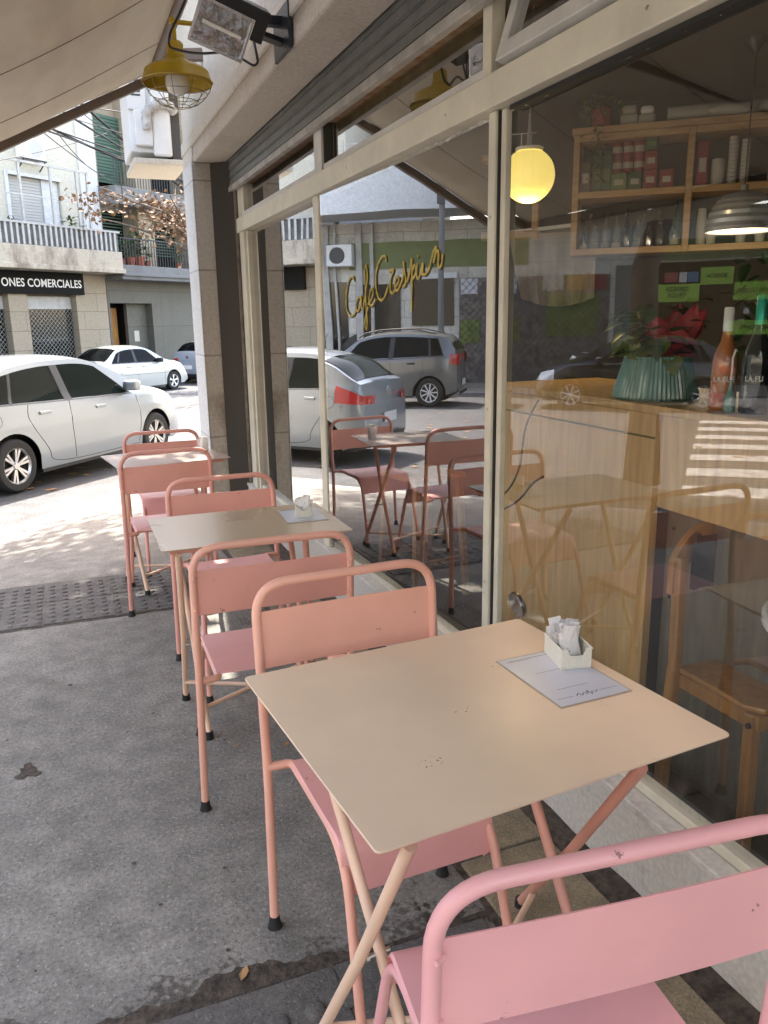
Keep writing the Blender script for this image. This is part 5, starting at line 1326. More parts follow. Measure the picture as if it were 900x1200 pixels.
    # wheels
    for c in xw:
        for s in (1, -1):
            wt = .19; yo = w*.965; M = Matrix.Rotation(R(-90*s), 4, 'X')
            prof = [(wr*.64, 0.0), (wr*.70, .004), (wr*.90, .006), (wr*.97, -.012), (wr, -.035), (wr, -wt+.03), (wr*.95, -wt), (wr*.6, -wt)]
            b = MB(); b.lathe([(r_, z) for r_, z in prof], (c, s*yo, wr), 40, M=M); tw = b.build('tyre', 'tyre', t, smooth=40)
            b = MB(); b.lathe([(.001, -.075), (wr*.55, -.075), (wr*.62, -.05), (wr*.64, -.01)], (c, s*yo, wr), 32, M=M); b.build('wheel_well_disc', P.get('rim_bg', 'alloy_dark'), tw, smooth=40)
            b = MB(); n = P.get('spokes', 5); b.lathe([(wr*.60, -.02), (wr*.64, 0.0), (wr*.67, 0.002), (wr*.67, -.02)], (c, s*yo, wr), 40, M=M)
            b.lathe([(.001, -.008), (wr*.12, -.008), (wr*.15, -.025)], (c, s*yo, wr), 20, M=M)
            for k2 in range(n):
                a = 2*PI*k2/n+.3
                for da in ((-.14, .14) if P.get('twin', True) else (0,)):
                    Rm = Matrix.Translation((c, s*yo, wr)) @ M @ Matrix.Rotation(a+da, 4, 'Z')
                    vs = [Rm @ Vector(v) for v in ((wr*.10, -wr*.035, -.022), (wr*.62, -wr*P.get('spw', .055), -.010), (wr*.62, wr*P.get('spw', .055), -.010), (wr*.10, wr*.035, -.022), (wr*.10, -wr*.035, -.05), (wr*.62, -wr*.05, -.05), (wr*.62, wr*.05, -.05), (wr*.10, wr*.035, -.05))]
                    b.add(vs, [(0, 1, 2, 3), (0, 4, 5, 1), (3, 2, 6, 7), (4, 7, 6, 5)])
            b.build('rim', P.get('rim', 'alloy'), tw, smooth=30)
    if P.get('rack'):
        for s in (1, -1):
            b = MB(); b.tube([(x, s*(yside(x, zr(x))-.03), T(x)+(.05 if -1.2 < x < .35 else .0)) for x in (-1.3, -1.2, -.8, -.4, 0, .3, .42)], .016, 8); b.build('roof_rail', 'trim_black', t, smooth=60)
    b = MB(); b.tube([(P.get('ant', -.9), 0, T(P.get('ant', -.9))), (P.get('ant', -.9)-.16, 0, T(P.get('ant', -.9))+.20)], .004, 6); b.build('aerial', 'trim_black', t)
    return t
HATCH = dict(xr=-1.88, xf=2.06, w=0.86, wr=0.315, xw=(-1.27, 1.27), sill=.20, crease=.72,
    top=[(-1.88, .80), (-1.84, 1.02), (-1.72, 1.13), (-1.45, 1.33), (-1.1, 1.43), (-.6, 1.485), (-.1, 1.49), (.25, 1.45), (.60, 1.32), (1.0, 1.11), (1.14, 1.035), (1.35, .99), (1.7, .91), (1.95, .79), (2.06, .62)],
    belt=[(-1.9, .99), (-1.2, .97), (0, .935), (1.0, .91), (1.4, .86), (2.06, .55)],
    win=[(-1.42, -1.24, -1.20, -1.10, 0), (-1.20, -.42, -1.06, -.44, .0), (-.30, .80, -.32, .32, .0)],
    ws=(1.08, .38), rw=(-1.76, -1.30), seams=[[(-1.0, .93), (-1.02, .75), (-.80, .42), (-.72, .28), (-.3, .235), (.55, .235), (.9, .24)], [(-.36, .92), (-.38, .6), (-.36, .25)], [(.88, .90), (.92, .6), (.86, .26)]],
    handles=(-.78, .16), mirror=(.72, 1.0), hl=(.42, .60, .74, .05, .22), tl=(.34, .76, .86, .10, .42), twin=True, spokes=6, spw=.05, badge=.90, plz=.56)
SEDAN = dict(xr=-2.10, xf=2.05, w=0.83, wr=0.29, xw=(-1.25, 1.25), sill=.20, crease=.66,
    top=[(-2.10, .70), (-2.04, .92), (-1.75, .98), (-1.42, 1.01), (-1.1, 1.22), (-.8, 1.37), (-.3, 1.43), (.1, 1.42), (.4, 1.34), (.8, 1.12), (1.05, .98), (1.5, .90), (1.9, .76), (2.05, .58)],
    belt=[(-2.1, .93), (-1.0, .92), (0, .90), (1.0, .88), (1.5, .80), (2.05, .5)],
    win=[(-1.22, -1.0, -.95, -.80), (-.96, -.32, -.76, -.30), (-.22, .72, -.22, .30)],
    ws=(1.0, .42), rw=(-1.40, -.85), seams=[[(-.95, .88), (-.9, .5), (-.75, .25)], [(-.27, .88), (-.27, .25)], [(.85, .86), (.85, .26)], [(-2.0, .56), (0, .58), (1.9, .55)]],
    handles=(-.60, .02), mirror=(.62, .96), hl=(.34, .56, .68, .04, .2), tl=(.28, .66, .84, .05, .02), twin=False, spokes=5, spw=.13, rim='alloy_white', badge=.80)
SUV = dict(xr=-1.80, xf=1.95, w=0.85, wr=0.32, xw=(-1.18, 1.20), sill=.26, crease=.80,
    top=[(-1.80, .90), (-1.79, 1.15), (-1.70, 1.36), (-1.55, 1.56), (-1.2, 1.61), (-.5, 1.64), (.1, 1.61), (.45, 1.50), (.9, 1.22), (1.15, 1.08), (1.5, 1.03), (1.8, .92), (1.95, .7)],
    belt=[(-1.8, 1.14), (-1.0, 1.08), (0, 1.03), (1.0, 1.0), (1.4, .95), (1.95, .6)],
    win=[(-1.50, -1.22, -1.36, -1.18), (-1.16, -.38, -1.12, -.40), (-.28, .80, -.30, .40)],
    ws=(1.08, .50), rw=(-1.76, -1.66), seams=[[(-1.0, 1.04), (-1.0, .7), (-.7, .32)], [(-.33, 1.0), (-.33, .3)], [(.9, .98), (.88, .3)]],
    handles=(-.75, .1), handle_m='trim_black', mirror=(.74, 1.08), hl=(.4, .74, .88, .05, .1), tl=(.16, .92, 1.16, .1, .0), twin=False, spokes=9, spw=.05, rack=True, badge=.98, rim='alloy_white')
def P_(**k): d = dict(HATCH); d.update(k); return d
CG = 'cars parked along the side street'
def carpos(px, py): return (px, py, road_z(px, py))
H0 = math.atan2(.8, .6)
side = Vector((-.8, .6, 0))
# the silver car: its right wheels stand at (-0.50,8.33) and (1.05,10.40)
side = Vector((-.75, .66, 0)); H0 = math.atan2(.75, .66)
cx, cy = (-.564+1.16)/2+side.x*.83, (9.378+11.34)/2+side.y*.83
make_car('parked_car', 'silver hatchback parked nearest the cafe, rear wheel at the left edge', (cx, cy, -0.302), H0, P_(glass='car_glass_green', rim='alloy', mirror_m='paint_silver', wr=.295, top=[(x, z*.962) for x, z in HATCH['top']], belt=[(x, z*.965) for x, z in HATCH['belt']]), 'paint_silver', CG)
S = Vector((.77, .64, 0)).normalized(); L_ = Vector((-.64, .77, 0)).normalized(); HS = math.atan2(.64, .77)
fw = Vector((3.3, 26.2, 0)); c = fw-S*1.25+L_*.80
make_car('parked_car', 'white sedan parked across the street before the grey stone building', (c.x, c.y, -.622), HS, SEDAN, 'paint_white', CG)
c2 = c+S*5.1+L_*.35
make_car('parked_car', 'pale blue grey hatchback cut off by the tiled pillar, ahead of the white sedan', (c2.x, c2.y, -.622), HS, P_(rim='alloy_white', spokes=7), 'paint_bluegrey', CG)
c3 = c-S*5.3-L_*.3
make_car('parked_car', 'white hatchback showing only its roof above the silver car at the left edge', (c3.x, c3.y, -.615), HS, P_(rim='alloy_white', spokes=9, twin=False), 'paint_white', CG)
c4 = Vector((-5.45, 15.65, 0))+S*1.18+L_*.8
make_car('parked_car', 'grey small suv with roof rails, reflected in the lettered window', (c4.x, c4.y, road_z(-5,16)), HS, SUV, 'paint_grey', CG)
c5 = Vector((-7.2, 14.15, 0))-S*1.27+L_*.8
make_car('parked_car', 'black hatchback reflected dark in the big window', (c5.x, c5.y, road_z(-8,14)), HS, P_(rim='alloy_white', spokes=8, twin=False, spw=.06), 'paint_black', CG)
# motorcycle standing behind the black car
mc = Vector((-9.0, 15.9, 0)); MC = thing('motorcycle', 'dark motorcycle parked on the far pavement, reflected above the black car', 'motorcycle', (mc.x, mc.y, -.46), HS+.4)
for x in (-.62, .66):
    b = MB(); b.lathe([(.22, -.04), (.27, -.045), (.30, -.02), (.305, 0), (.30, .02), (.27, .045), (.22, .04)], (x, 0, .305), 28, M=Matrix.Rotation(R(90), 4, 'X')); wo = b.build('wheel', 'tyre', MC, smooth=50)
    b = MB()
    for k in range(6): b.tube([(x, 0, .305), (x+.24*math.cos(k*PI/3), 0, .305+.24*math.sin(k*PI/3))], .012, 5)
    b.build('rim', 'alloy', wo)
b = MB(); rows = []
for x, z, w_, h_ in ((-.1, .82, .08, .06), (.0, .86, .13, .10), (.2, .88, .14, .11), (.34, .85, .09, .07)):
    rows.append([(x, w_*math.cos(a), z+h_*math.sin(a)) for a in [2*PI*k/14 for k in range(15)]])
b.grid(rows); b.build('fuel_tank', 'paint_black', MC, smooth=60)
b = MB(); b.prism([(-.75, .86), (-.1, .80), (.02, .84), (-.05, .88), (-.4, .87), (-.7, .95)], -.11, .11, M=Matrix.Rotation(R(90), 4, 'X')); b.build('seat', 'rubber', MC, bevel=.02)
b = MB(); b.tube([(.66, .08, .305), (.42, .08, .95)], .022, 8); b.tube([(.66, -.08, .305), (.42, -.08, .95)], .022, 8); b.tube(fillet([(.30, -.38, 1.05), (.42, -.16, 1.08), (.42, .16, 1.08), (.30, .38, 1.05)], .08), .013, 8); b.build('fork', 'chrome', MC, smooth=60)
b = MB(); b.lathe([(.001, .05), (.07, .03), (.09, 0), (.06, -.09), (.001, -.1)], (.52, 0, .92), 20, M=Matrix.Rotation(R(90), 4, 'Y')); b.build('headlight', 'lamp_clear', MC, smooth=50)
b = MB(); b.box(-.12, .22, -.14, .14, .30, .62); b.tube([(.2, .12, .35), (-.2, .15, .25), (-.75, .16, .33)], .035, 10); b.bar((-.62, 0, .305), (.0, 0, .4), .12, .05); b.bar((.1, 0, .6), (.42, 0, .9), .05, .07); b.build('engine', 'alloy_dark', MC, bevel=.02)

# ================================================================= BUILDINGS ACROSS THE STREET
FQ = Vector((2.35, 31.85, 0)); FA = math.atan2(.64, .77)
def floc(u, y=0, z=0): v = FQ+S*u+L_*y; return (v.x, v.y, z)
stained('stucco_cream', (0.50, 0.475, 0.40), (0.42, 0.36, 0.26), 0.85, 0.8, 14, 0.6, 0.52, 0.75, 0.1)
stained('stucco_white', (0.56, 0.57, 0.58), (0.45, 0.44, 0.43), 0.85, 0.9, 14, 0.5, 0.55, 0.8, 0.1)
stained('stone_tan', (0.33, 0.28, 0.21), (0.26, 0.21, 0.15), 0.7, 1.0, 14, 0.6, 0.5, 0.75, 0.1, joint=(1.2, 0.62, 0.012, 0.5))
stained('slab_weathered', (0.44, 0.39, 0.31), (0.20, 0.16, 0.12), 0.85, 1.6, 12, 0.85, 0.46, 0.62, 0.1, stretch=(1, 1, .4))
stained('stone_grey', (0.125, 0.12, 0.10), (0.095, 0.09, 0.075), 0.7, 1.1, 16, 0.7, 0.45, 0.7, 0.1, joint=(2.6, 1.3, 0.01, 0.0))
stained('concrete_grey', (0.17, 0.172, 0.17), (0.12, 0.12, 0.12), 0.85, 1.5, 12, 0.7, 0.45, 0.7, 0.1)
stained('concrete_pale', (0.60, 0.58, 0.53), (0.28, 0.26, 0.23), 0.85, 1.0, 12, 0.7, 0.48, 0.72, 0.1, joint=(1.0, 0.5, 0.012, 0.5))
mat('sign_black', (0.006, 0.006, 0.006), 0.6, spec=0.12)
mat('sign_letter', (0.80, 0.80, 0.80), 0.5)
mat('dark_void', (0.008, 0.008, 0.007), 0.7, spec=0.1)
mat('shop_glass', (0.012, 0.014, 0.013), 0.06, spec=0.5)
mat('lattice', (0.42, 0.41, 0.38), 0.5, metal=0.4)
mat('rail_white', (0.42, 0.41, 0.39), 0.6, var=0.2, vs=5)
mat('rail_mesh', (0.13, 0.125, 0.12), 0.8, var=0.5, vs=4)
mat('rail_dark', (0.03, 0.032, 0.034), 0.6)
mat('blind_grey', (0.40, 0.40, 0.39), 0.6)
mat('blind_green', (0.045, 0.095, 0.068), 0.6)
mat('terracotta', (0.34, 0.09, 0.05), 0.7)
mat('bark', (0.13, 0.10, 0.075), 0.9, var=0.4, vs=8, bump=0.6, bs=14)
mat('leaf_brown', (0.24, 0.135, 0.065), 0.75, var=0.45, vs=3)
mat('leaf_olive', (0.07, 0.09, 0.03), 0.7, var=0.3, vs=3)
mat('sign_green', (0.32, 0.55, 0.07), 0.6)
mat('poster_lime', (0.15, 0.20, 0.045), 0.6, var=0.5, vs=4)
mat('band_green', (0.17, 0.20, 0.085), 0.7, var=0.15, vs=2)
mat('poster_mixed', (0.20, 0.18, 0.16), 0.5, var=0.5, vs=5, col2=(0.05, 0.04, 0.06))
mat('poster_orange', (0.40, 0.20, 0.03), 0.5); mat('poster_red', (0.30, 0.05, 0.05), 0.5)
mat('poster_blue', (0.04, 0.16, 0.32), 0.5); mat('poster_white', (0.6, 0.62, 0.64), 0.5)
mat('black_cable', (0.01, 0.01, 0.01), 0.7)

b = MB(); b.box(-44, 24, -3.0, 0.0, -1.4, 0.0); o = b.build('far_sidewalk', 'concrete'); o.location = floc(0, 0, -.50); o.rotation_euler = (0, 0, FA); struct(o)
b = MB(); b.box(-44, 24, -3.14, -3.004, -1.4, 0.0); o = b.build('far_kerb', 'kerb_stone', bevel=.02); o.location = floc(0, 0, -.50); o.rotation_euler = (0, 0, FA); struct(o)

def bld(name, label, u, z=-1.0):
    return thing(name, label, 'building', floc(u, 0, 0), FA)
class LB(MB):   # builder in facade coordinates: u along the street front, y depth, z up
    def __init__(s, u0): super().__init__(); s.u0 = u0
    def put(s, nm, m, par, **k):
        s.v = [(x-s.u0, y, z) for x, y, z in s.v]; return s.build(nm, m, par, **k)
# ---- cream building with shop (left)
U = -6.0; A = bld('apartment_building', 'cream building with a black shop sign and a white railed balcony', U)
b = LB(U)
b.box(-11.0, -.7, .22, 8, 3.2, 11); b.box(-11.0, -4.30, 0, .219, 4.0, 11) ; b.box(-2.30, -.7, 0, .219, 4.0, 11); b.box(-4.298, -2.302, 0, .219, 6.05, 11)
b.put('upper_wall', 'stucco_cream', A)
b = LB(U); b.box(-1.45, -.7, -.06, -.004, 3.9, 11); b.put('corner_pilaster', 'stucco_white', A)
b = LB(U)
for u0, u1 in ((-11, -8.2), (-4.78, -4.08), (-2.10, -.72)): b.box(u0, u1, 0, .5, -1.2, 3.2)
b.box(-8.2, -4.78, .45, .6, -1.2, 3.2); b.box(-4.08, -2.10, .45, .6, -1.2, 3.2)
b.put('ground_floor_pier', 'stone_tan', A)
b = LB(U); b.box(-8.19, -4.79, .30, .32, -.6, 2.35); b.box(-4.07, -2.11, .30, .32, -.6, 2.35); b.put('shop_window', 'shop_glass', A)
def lattice(u0, u1, z0, z1, y, step=.16, w=.016, m='lattice', par=A, uu=U):
    b = LB(uu); H = z1-z0
    n = int((u1-u0+H)/step)+1
    for i in range(n):
        a = u0-H+i*step
        for sg in (0, 1):
            # line from (a,z0) to (a+H,z1) clipped
            x0, x1 = a, a+H
            za, zb_ = z0, z1
            if x0 < u0: za = z0+(u0-x0); x0 = u0
            if x1 > u1: zb_ = z1-(x1-u1); x1 = u1
            if zb_-za < .03: continue
            if sg: P0, P1 = (u0+u1-x0, y, za), (u0+u1-x1, y, zb_)
            else: P0, P1 = (x0, y-.006, za), (x1, y-.006, zb_)
            b.bar(P0, P1, w*.4, w, up=(0, 1, 0))
    b.put('lattice_shutter', m, par)
lattice(-8.17, -4.80, -.6, 2.35, .27); lattice(-4.06, -2.12, -.6, 2.35, .27)
b = LB(U); b.box(-4.06, -2.12, .255, .30, 1.95, 2.36); b.box(-8.17, -4.8, .255, .30, 1.95, 2.36); b.put('shutter_box', 'rail_white', A)
b = LB(U); b.box(-9.5, -1.82, -.14, -.004, 2.42, 3.13); b.put('shop_sign', 'sign_black', A, bevel=.01)
Mx = Matrix.Translation((-1.93-U, -.145, 2.65)) @ Matrix.Rotation(R(90), 4, 'X')
text_obj('sign_lettering', 'ONES COMERCIALES', .36, 'sign_letter', A, Mx, .004, 'RIGHT', 0.90)
b = LB(U); b.box(-11.2, -.76, -1.0, .0, 3.22, 3.86); b.box(-11.2, -.70, -1.06, -.0, 3.14, 3.30); b.put('balcony_slab', 'slab_weathered', A, bevel=.02)
b = LB(U)
u = -11.1
while u < -.85: b.box(u, u+.075, -.99, -.95, 3.87, 4.48); u += .205
b.box(-11.15, -.80, -1.0, -.93, 4.48, 4.54); b.put('balcony_railing', 'rail_white', A)
b = LB(U); b.box(-11.1, -.85, -.94, -.92, 3.87, 4.5); b.put('railing_back_mesh', 'rail_mesh', A)
b = LB(U); b.box(-4.28, -2.32, .16, .20, 3.9, 6.04)
for i in range(22): b.box(-4.28, -3.0, .14, .16, 4.0+i*.093, 4.07+i*.093)
b.put('roller_blind', 'blind_grey', A)
b = LB(U); b.box(-2.95, -2.32, .10, .158, 3.9, 6.04); b.box(-4.34, -2.26, -.05, .0, 6.04, 6.14); b.box(-4.42, -4.30, -.05, 0, 3.9, 6.14); b.put('window_frame', 'stucco_white', A)
b = LB(U)
for uu_ in (-4.60, -3.45, -2.42, -1.98): b.box(uu_-.035, uu_+.035, -.97, -.90, 4.5, 6.3)
b.box(-11, -1.95, -.97, -.92, 6.25, 6.32); b.box(-5.3, -1.95, -.96, -.93, 5.3, 5.34); b.put('balcony_frame', 'rail_white', A)
def balcony_plant(u, y, z, s, lab, par_uA=True):
    t = thing('potted_plant', lab, 'plant', floc(u, y, z), FA)
    b = MB(); b.lathe([(.001, 0), (.10*s, 0), (.14*s, .22*s), (.001, .2*s)], n=16); b.build('pot', 'terracotta', t, smooth=40)
    b = MB(); rr = random.Random(int(u*100))
    for i in range(70):
        a = rr.uniform(0, 6.28); q = rr.uniform(0, .3*s); leafmesh(b, (q*math.cos(a), q*math.sin(a), .2*s+rr.uniform(0, .55*s)), (rr.uniform(-1, 1), rr.uniform(-1, 1), rr.uniform(-.2, 1)), (0, 0, 1), .14*s, .035*s)
    b.build('foliage', 'leaf_green', t, smooth=60)
balcony_plant(-2.65, -.75, 3.87, 1.3, 'leggy green plant on the white railed balcony'); balcony_plant(-4.9, -.7, 3.87, 1.0, 'small bushy plant at the left of the white railed balcony')
AC2 = thing('air_conditioner', 'round fanned white air conditioner on the cream wall above the balcony window', 'air conditioner', floc(-3.45, -.32, 6.55), FA)
b = MB(); b.box(-.45, .45, 0, .31, 0, .62); b.build('casing', 'ac_white', AC2, bevel=.02)
b = MB(); b.lathe([(.26, .0), (.25, .01), (.001, .012)], (0.1, -.002, .32), 32, M=Matrix.Rotation(R(90), 4, 'X')); b.build('fan_grille', 'blind_grey', AC2)
b = MB(); b.bar((-.45, .0, -.03), (.45, 0, -.03), .05, .04); b.bar((-.4, .31, -.3), (-.4, -.02, -.02), .03, .03); b.bar((.4, .31, -.3), (.4, -.02, -.02), .03, .03); b.build('wall_bracket', 'rail_dark', AC2)

# ---- grey stone building (right)
U = 2.0; Bd = bld('apartment_building', 'dark grey stone building with plant filled balconies, beside the tiled pillar', U)
b = LB(U); b.box(-.69, -.60, .0, .5, -1.2, 3.0); b.box(1.50, 9.0, 0, .5, -1.2, 3.0); b.box(-.60, 1.50, 0, .5, 2.16, 3.0); b.box(.52, 1.50, .35, .5, -1.2, 2.159); b.put('ground_wall', 'stone_grey', Bd)
b = LB(U); b.box(-.70, 9, .86, .95, -1.2, 3.0); b.box(-.61, -.60, .5, .85, -1.2, 2.16); b.box(.521, .56, .5, .85, -1.2, 2.16); b.put('doorway_recess', 'dark_void', Bd)
b = LB(U); b.box(-.35, .42, .78, .84, -.9, 2.0); dd = b.put('entrance_door', 'chair_wood', Bd, bevel=.01)
b = LB(U); b.box(-.05, .12, .765, .779, .9, 1.25); b.box(.2, .32, .765, .779, .9, 1.25); b.put('door_pane', 'poster_orange', Bd)
b = LB(U); b.box(.80, 1.05, .335, .349, .75, 1.15); b.put('wall_plaque', 'lattice', Bd)
b = LB(U); b.lathe([(.001, -.03), (.07, -.02), (.08, .0)], (1.95, -.0, 1.15), 16, M=Matrix.Rotation(R(90), 4, 'X')); b.put('wall_light', 'sign_letter', Bd)
b = LB(U); b.box(-.68, 9.0, -.85, .0, 2.96, 3.46); b.box(-.68, 9, -.93, -.0, 3.08, 3.20); b.put('balcony_slab', 'concrete_grey', Bd, bevel=.02)
b = LB(U); b.box(-.68, 9.0, -.85, 0, 5.50, 6.10); b.put('balcony_slab', 'concrete_grey', Bd, bevel=.02)
b = LB(U); b.box(-.68, 9.0, .8, 8, 2.9, 11); b.box(1.15, 1.95, 0, .799, 3.0, 11); b.box(3.9, 9, 0, .799, 3.0, 11); b.box(-.69, -.60, 0, .799, 3.0, 11); b.put('upper_wall', 'stone_tan', Bd)
b = LB(U)
for z0, z1 in ((3.47, 5.45), (6.12, 8.2)):
    b.box(-.58, 1.1, .76, .799, z0, z1); b.box(1.97, 3.85, .76, .799, z0, z1)
b.put('dark_window', 'dark_void', Bd)
b = LB(U)
for i in range(20):
    b.box(-.5, 1.12, .55, .58, 6.5+i*.11, 6.58+i*.11)
b.box(-.5, 1.12, .58, .60, 6.4, 8.7); b.put('green_blind', 'blind_green', Bd)
for u0_, u1_ in ((-.45, .95), (2.0, 3.8)):
    b = LB(U)
    for i in range(13): b.box(u0_, u1_, .66, .69, 4.0+i*.11, 4.04+i*.11)
    b.put('green_blind', 'blind_green', Bd)
b = LB(U)
for z in (3.47, 6.12):
    u = -.62
    while u < 8.9: b.box(u, u+.022, -.82, -.80, z, z+.88); u += .135
    b.box(-.64, 8.95, -.83, -.79, z+.88, z+.92)
b.put('balcony_railing', 'rail_dark', Bd)
b = LB(U); b.box(1.2, 3.8, -.78, -.77, 3.5, 4.3); b.put('railing_panel', 'rail_white', Bd) if False else None
for k, u in enumerate((-.35, .10, .55, .95, 2.6)):
    balcony_plant(u, -.5, 3.47, (1.0, 1.3, 1.5, .9, .9)[k], f'green plant in terracotta pot, {ordn[k]} from the left on the dark railed balcony')

# ---- corner shop seen only in the window reflections
U = -18.0; Cs = bld('corner_shop', 'pale corner shop with curved white canopy and lime signs, seen reflected in the cafe windows', U)
b = LB(U); b.box(-34, -11.2, 0, 8, -1.2, 4.3); b.put('wall', 'concrete_pale', Cs)
b = LB(U); rows = []
for i in range(41):
    u = -34+(22.9)*i/40; yb = -1.1-0.9*math.sin(PI*min(1, max(0, (u+20)/10))) ; rows.append([(u, yb, 4.38), (u, yb, 5.72)])
b.grid(rows); b.grid([[(x, y, 4.38), (x, 0.02, 4.38)] for (x, y, z), _ in rows]); b.grid([[(x, 0.02, 5.72), (x, y, 5.72)] for (x, y, z), _ in rows]); b.grid([[(x, y-.03, 4.38), (x, y-.03, 4.50)] for (x, y, z), _ in rows]); b.put('curved_canopy', 'stucco_white', Cs, recalc=False)
b = LB(U); b.box(-34, -14.0, 1.2, 8, 5.7, 9.5); b.box(-14, -11.2, 2.5, 8, 4.3, 9.5); b.put('upper_wall', 'stucco_white', Cs)
b = LB(U)
for z in (5.95, 6.2, 6.45): b.tube([(-13.9, -.9, z), (-11.2, -.9, z)], .02, 6)
for u in (-13.9, -13.0, -12.1, -11.25): b.tube([(u, -.9, 5.7), (u, -.9, 6.6)], .028, 6)
b.put('terrace_railing', 'rail_white', Cs)
b = LB(U); b.box(-13.9, -11.2, 2.3, 2.49, 5.7, 9); b.put('dark_window', 'dark_void', Cs)
b = LB(U); b.box(-16.6, -12.3, -.04, -.004, 2.95, 3.72); b.box(-26, -19.9, -.04, -.004, 2.95, 3.5); b.put('green_band', 'band_green', Cs)
b = LB(U)
for u, w_ in ((-11.45, .22), (-11.85, .07), (-12.55, .20), (-13.0, .09)): b.box(u-w_, u, -.14, -.045, -1, 4.3)
b.put('downpipe', 'rail_white', Cs)
b = LB(U); b.box(-15.6, -14.2, -.05, -.004, 1.25, 2.6); b.box(-13.9, -12.7, -.05, -.004, .2, 2.5); b.box(-12.2, -11.3, -.05, -.004, -1, 2.6); b.put('dark_window', 'shop_glass', Cs)
b = LB(U); b.box(-15.7, -13.9, -.09, -.052, 2.62, 2.78); b.box(-15.5, -13.6, -.09, -.052, .80, 1.02); b.put('window_lintel', 'poster_white', Cs)
b = LB(U); b.box(-13.7, -11.9, -.06, -.02, -1, .3)
b.add([(-12.8+.95*math.cos(PI*k/20), -.055, .3+.75*math.sin(PI*k/20)) for k in range(21)], [tuple(range(20, -1, -1))]); b.put('dark_arch', 'rail_dark', Cs)
b = LB(U); b.box(-19.0, -15.75, -.05, -.004, -1, 2.62); b.put('display_window', 'poster_mixed', Cs)
# printed posters
def poster(u0, u1, z0, z1, m): b = LB(U); b.box(u0, u1, -.075, -.052, z0, z1); return b.put('poster', m, Cs)
poster(-16.3, -15.8, 2.15, 2.6, 'card_blue'); poster(-17.0, -16.35, 2.2, 2.6, 'poster_mixed'); poster(-17.7, -17.1, 2.2, 2.62, 'lattice'); poster(-18.35, -17.75, 2.2, 2.62, 'poster_orange'); poster(-18.9, -18.4, 2.2, 2.62, 'poster_red')
poster(-18.7, -17.2, .9, 2.12, 'poster_lime'); poster(-16.4, -15.8, .7, 1.4, 'poster_lime')
lattice(-18.98, -15.8, -.9, 2.62, -.09, .22, .02, 'rail_dark', Cs, U)
b = LB(U); b.box(-20.15, -19.15, -.05, -.004, -1, 2.85); b.put('grey_door', 'concrete_grey', Cs, bevel=.01)
b = LB(U); b.box(-26.5, -20.2, -.05, -.004, -1, 2.9); b.put('dark_shopfront', 'dark_void', Cs)
for (u0, u1, z0, z1, tx) in ((-21.35, -20.15, 1.82, 2.30, 'CERVEZA\nTIRADA'), (-22.25, -21.35, 2.26, 2.72, 'BODEGA'), (-24.3, -22.3, 1.82, 2.3, 'CERVEZA DE EXPORTACION'), (-23.9, -22.2, .90, 1.28, 'PROMOCIONES')):
    b = LB(U); b.box(u0, u1, -.10, -.06, z0, z1); so_ = b.put('lime_sign', 'sign_green', Cs)
    Mx = Matrix.Translation(((u0+u1)/2-U, -.105, z0+(z1-z0)*(.60 if '\n' in tx else .38))) @ Matrix.Rotation(R(90), 4, 'X')
    text_obj('sign_lettering', tx, .17, 'sign_black', so_, Mx, .002, 'CENTER', 0.8)
poster(-20.75, -20.4, 2.35, 2.62, 'poster_red'); poster(-20.98, -20.78, 2.35, 2.62, 'poster_white'); poster(-21.3, -21.0, 2.35, 2.62, 'poster_blue')
for (u, z) in ((-22.6, 1.45), (-22.5, 1.15), (-22.1, 1.05)): poster(u-.14, u, z, z+.16, 'poster_white')
AC3 = thing('air_conditioner', 'white air conditioner on the corner shop wall, reflected left of the gold lettering', 'air conditioner', floc(-12.1, -.42, 3.05), FA)
b = MB(); b.box(-.40, .40, 0, .37, 0, .62); b.build('casing', 'ac_white', AC3, bevel=.02)
b = MB(); b.lathe([(.24, .0), (.23, .01), (.001, .012)], (0.05, -.002, .31), 32, M=Matrix.Rotation(R(90), 4, 'X')); b.build('fan_grille', 'ac_dark', AC3)
# farther blocks closing the street views
for nm, lab, u0, u1, h, m in (('apartment_block', 'plain pale block at the right end of the far street front', 9.2, 24, 12, 'stucco_cream'), ('apartment_block', 'tall grey block at the left end of the far street front, seen only in reflection', -52, -34.2, 11, 'concrete_pale')):
    t = bld(nm, lab, (u0+u1)/2); U = (u0+u1)/2
    b = LB(U); b.box(u0, u1, 0, 8, -1.2, h); b.put('wall', m, t)
    b = LB(U); u = u0+1
    while u < u1-2:
        for z in (0, 3.2, 6.4): b.box(u, u+1.3, -.03, -.004, z+.6, z+2.3)
        u += 2.8
    b.put('window', 'shop_glass', t)
    b = LB(U); b.box(u0, u1, -.2, 8.1, h, h+.3); b.put('roof_edge', 'stucco_white', t)
# block across the other street (behind and left of the camera)
t = thing('apartment_block', 'long cream block across the second street, behind the tables', 'building', (-13.5, -3.0, -1), math.atan2(-.77, .64))
b = MB(); b.box(-8, 24, -9, 0, 0, 8.5); b.build('wall', 'stucco_cream', t)
b = MB()
for i in range(9):
    for z in (1.2, 4.6): b.box(-6+i*3.3, -4.4+i*3.3, .004, .05, z, z+1.9)
b.build('window', 'shop_glass', t)
b = MB(); b.box(-8, 24, .0, .9, 3.6, 3.9); b.build('balcony_slab', 'slab_weathered', t)

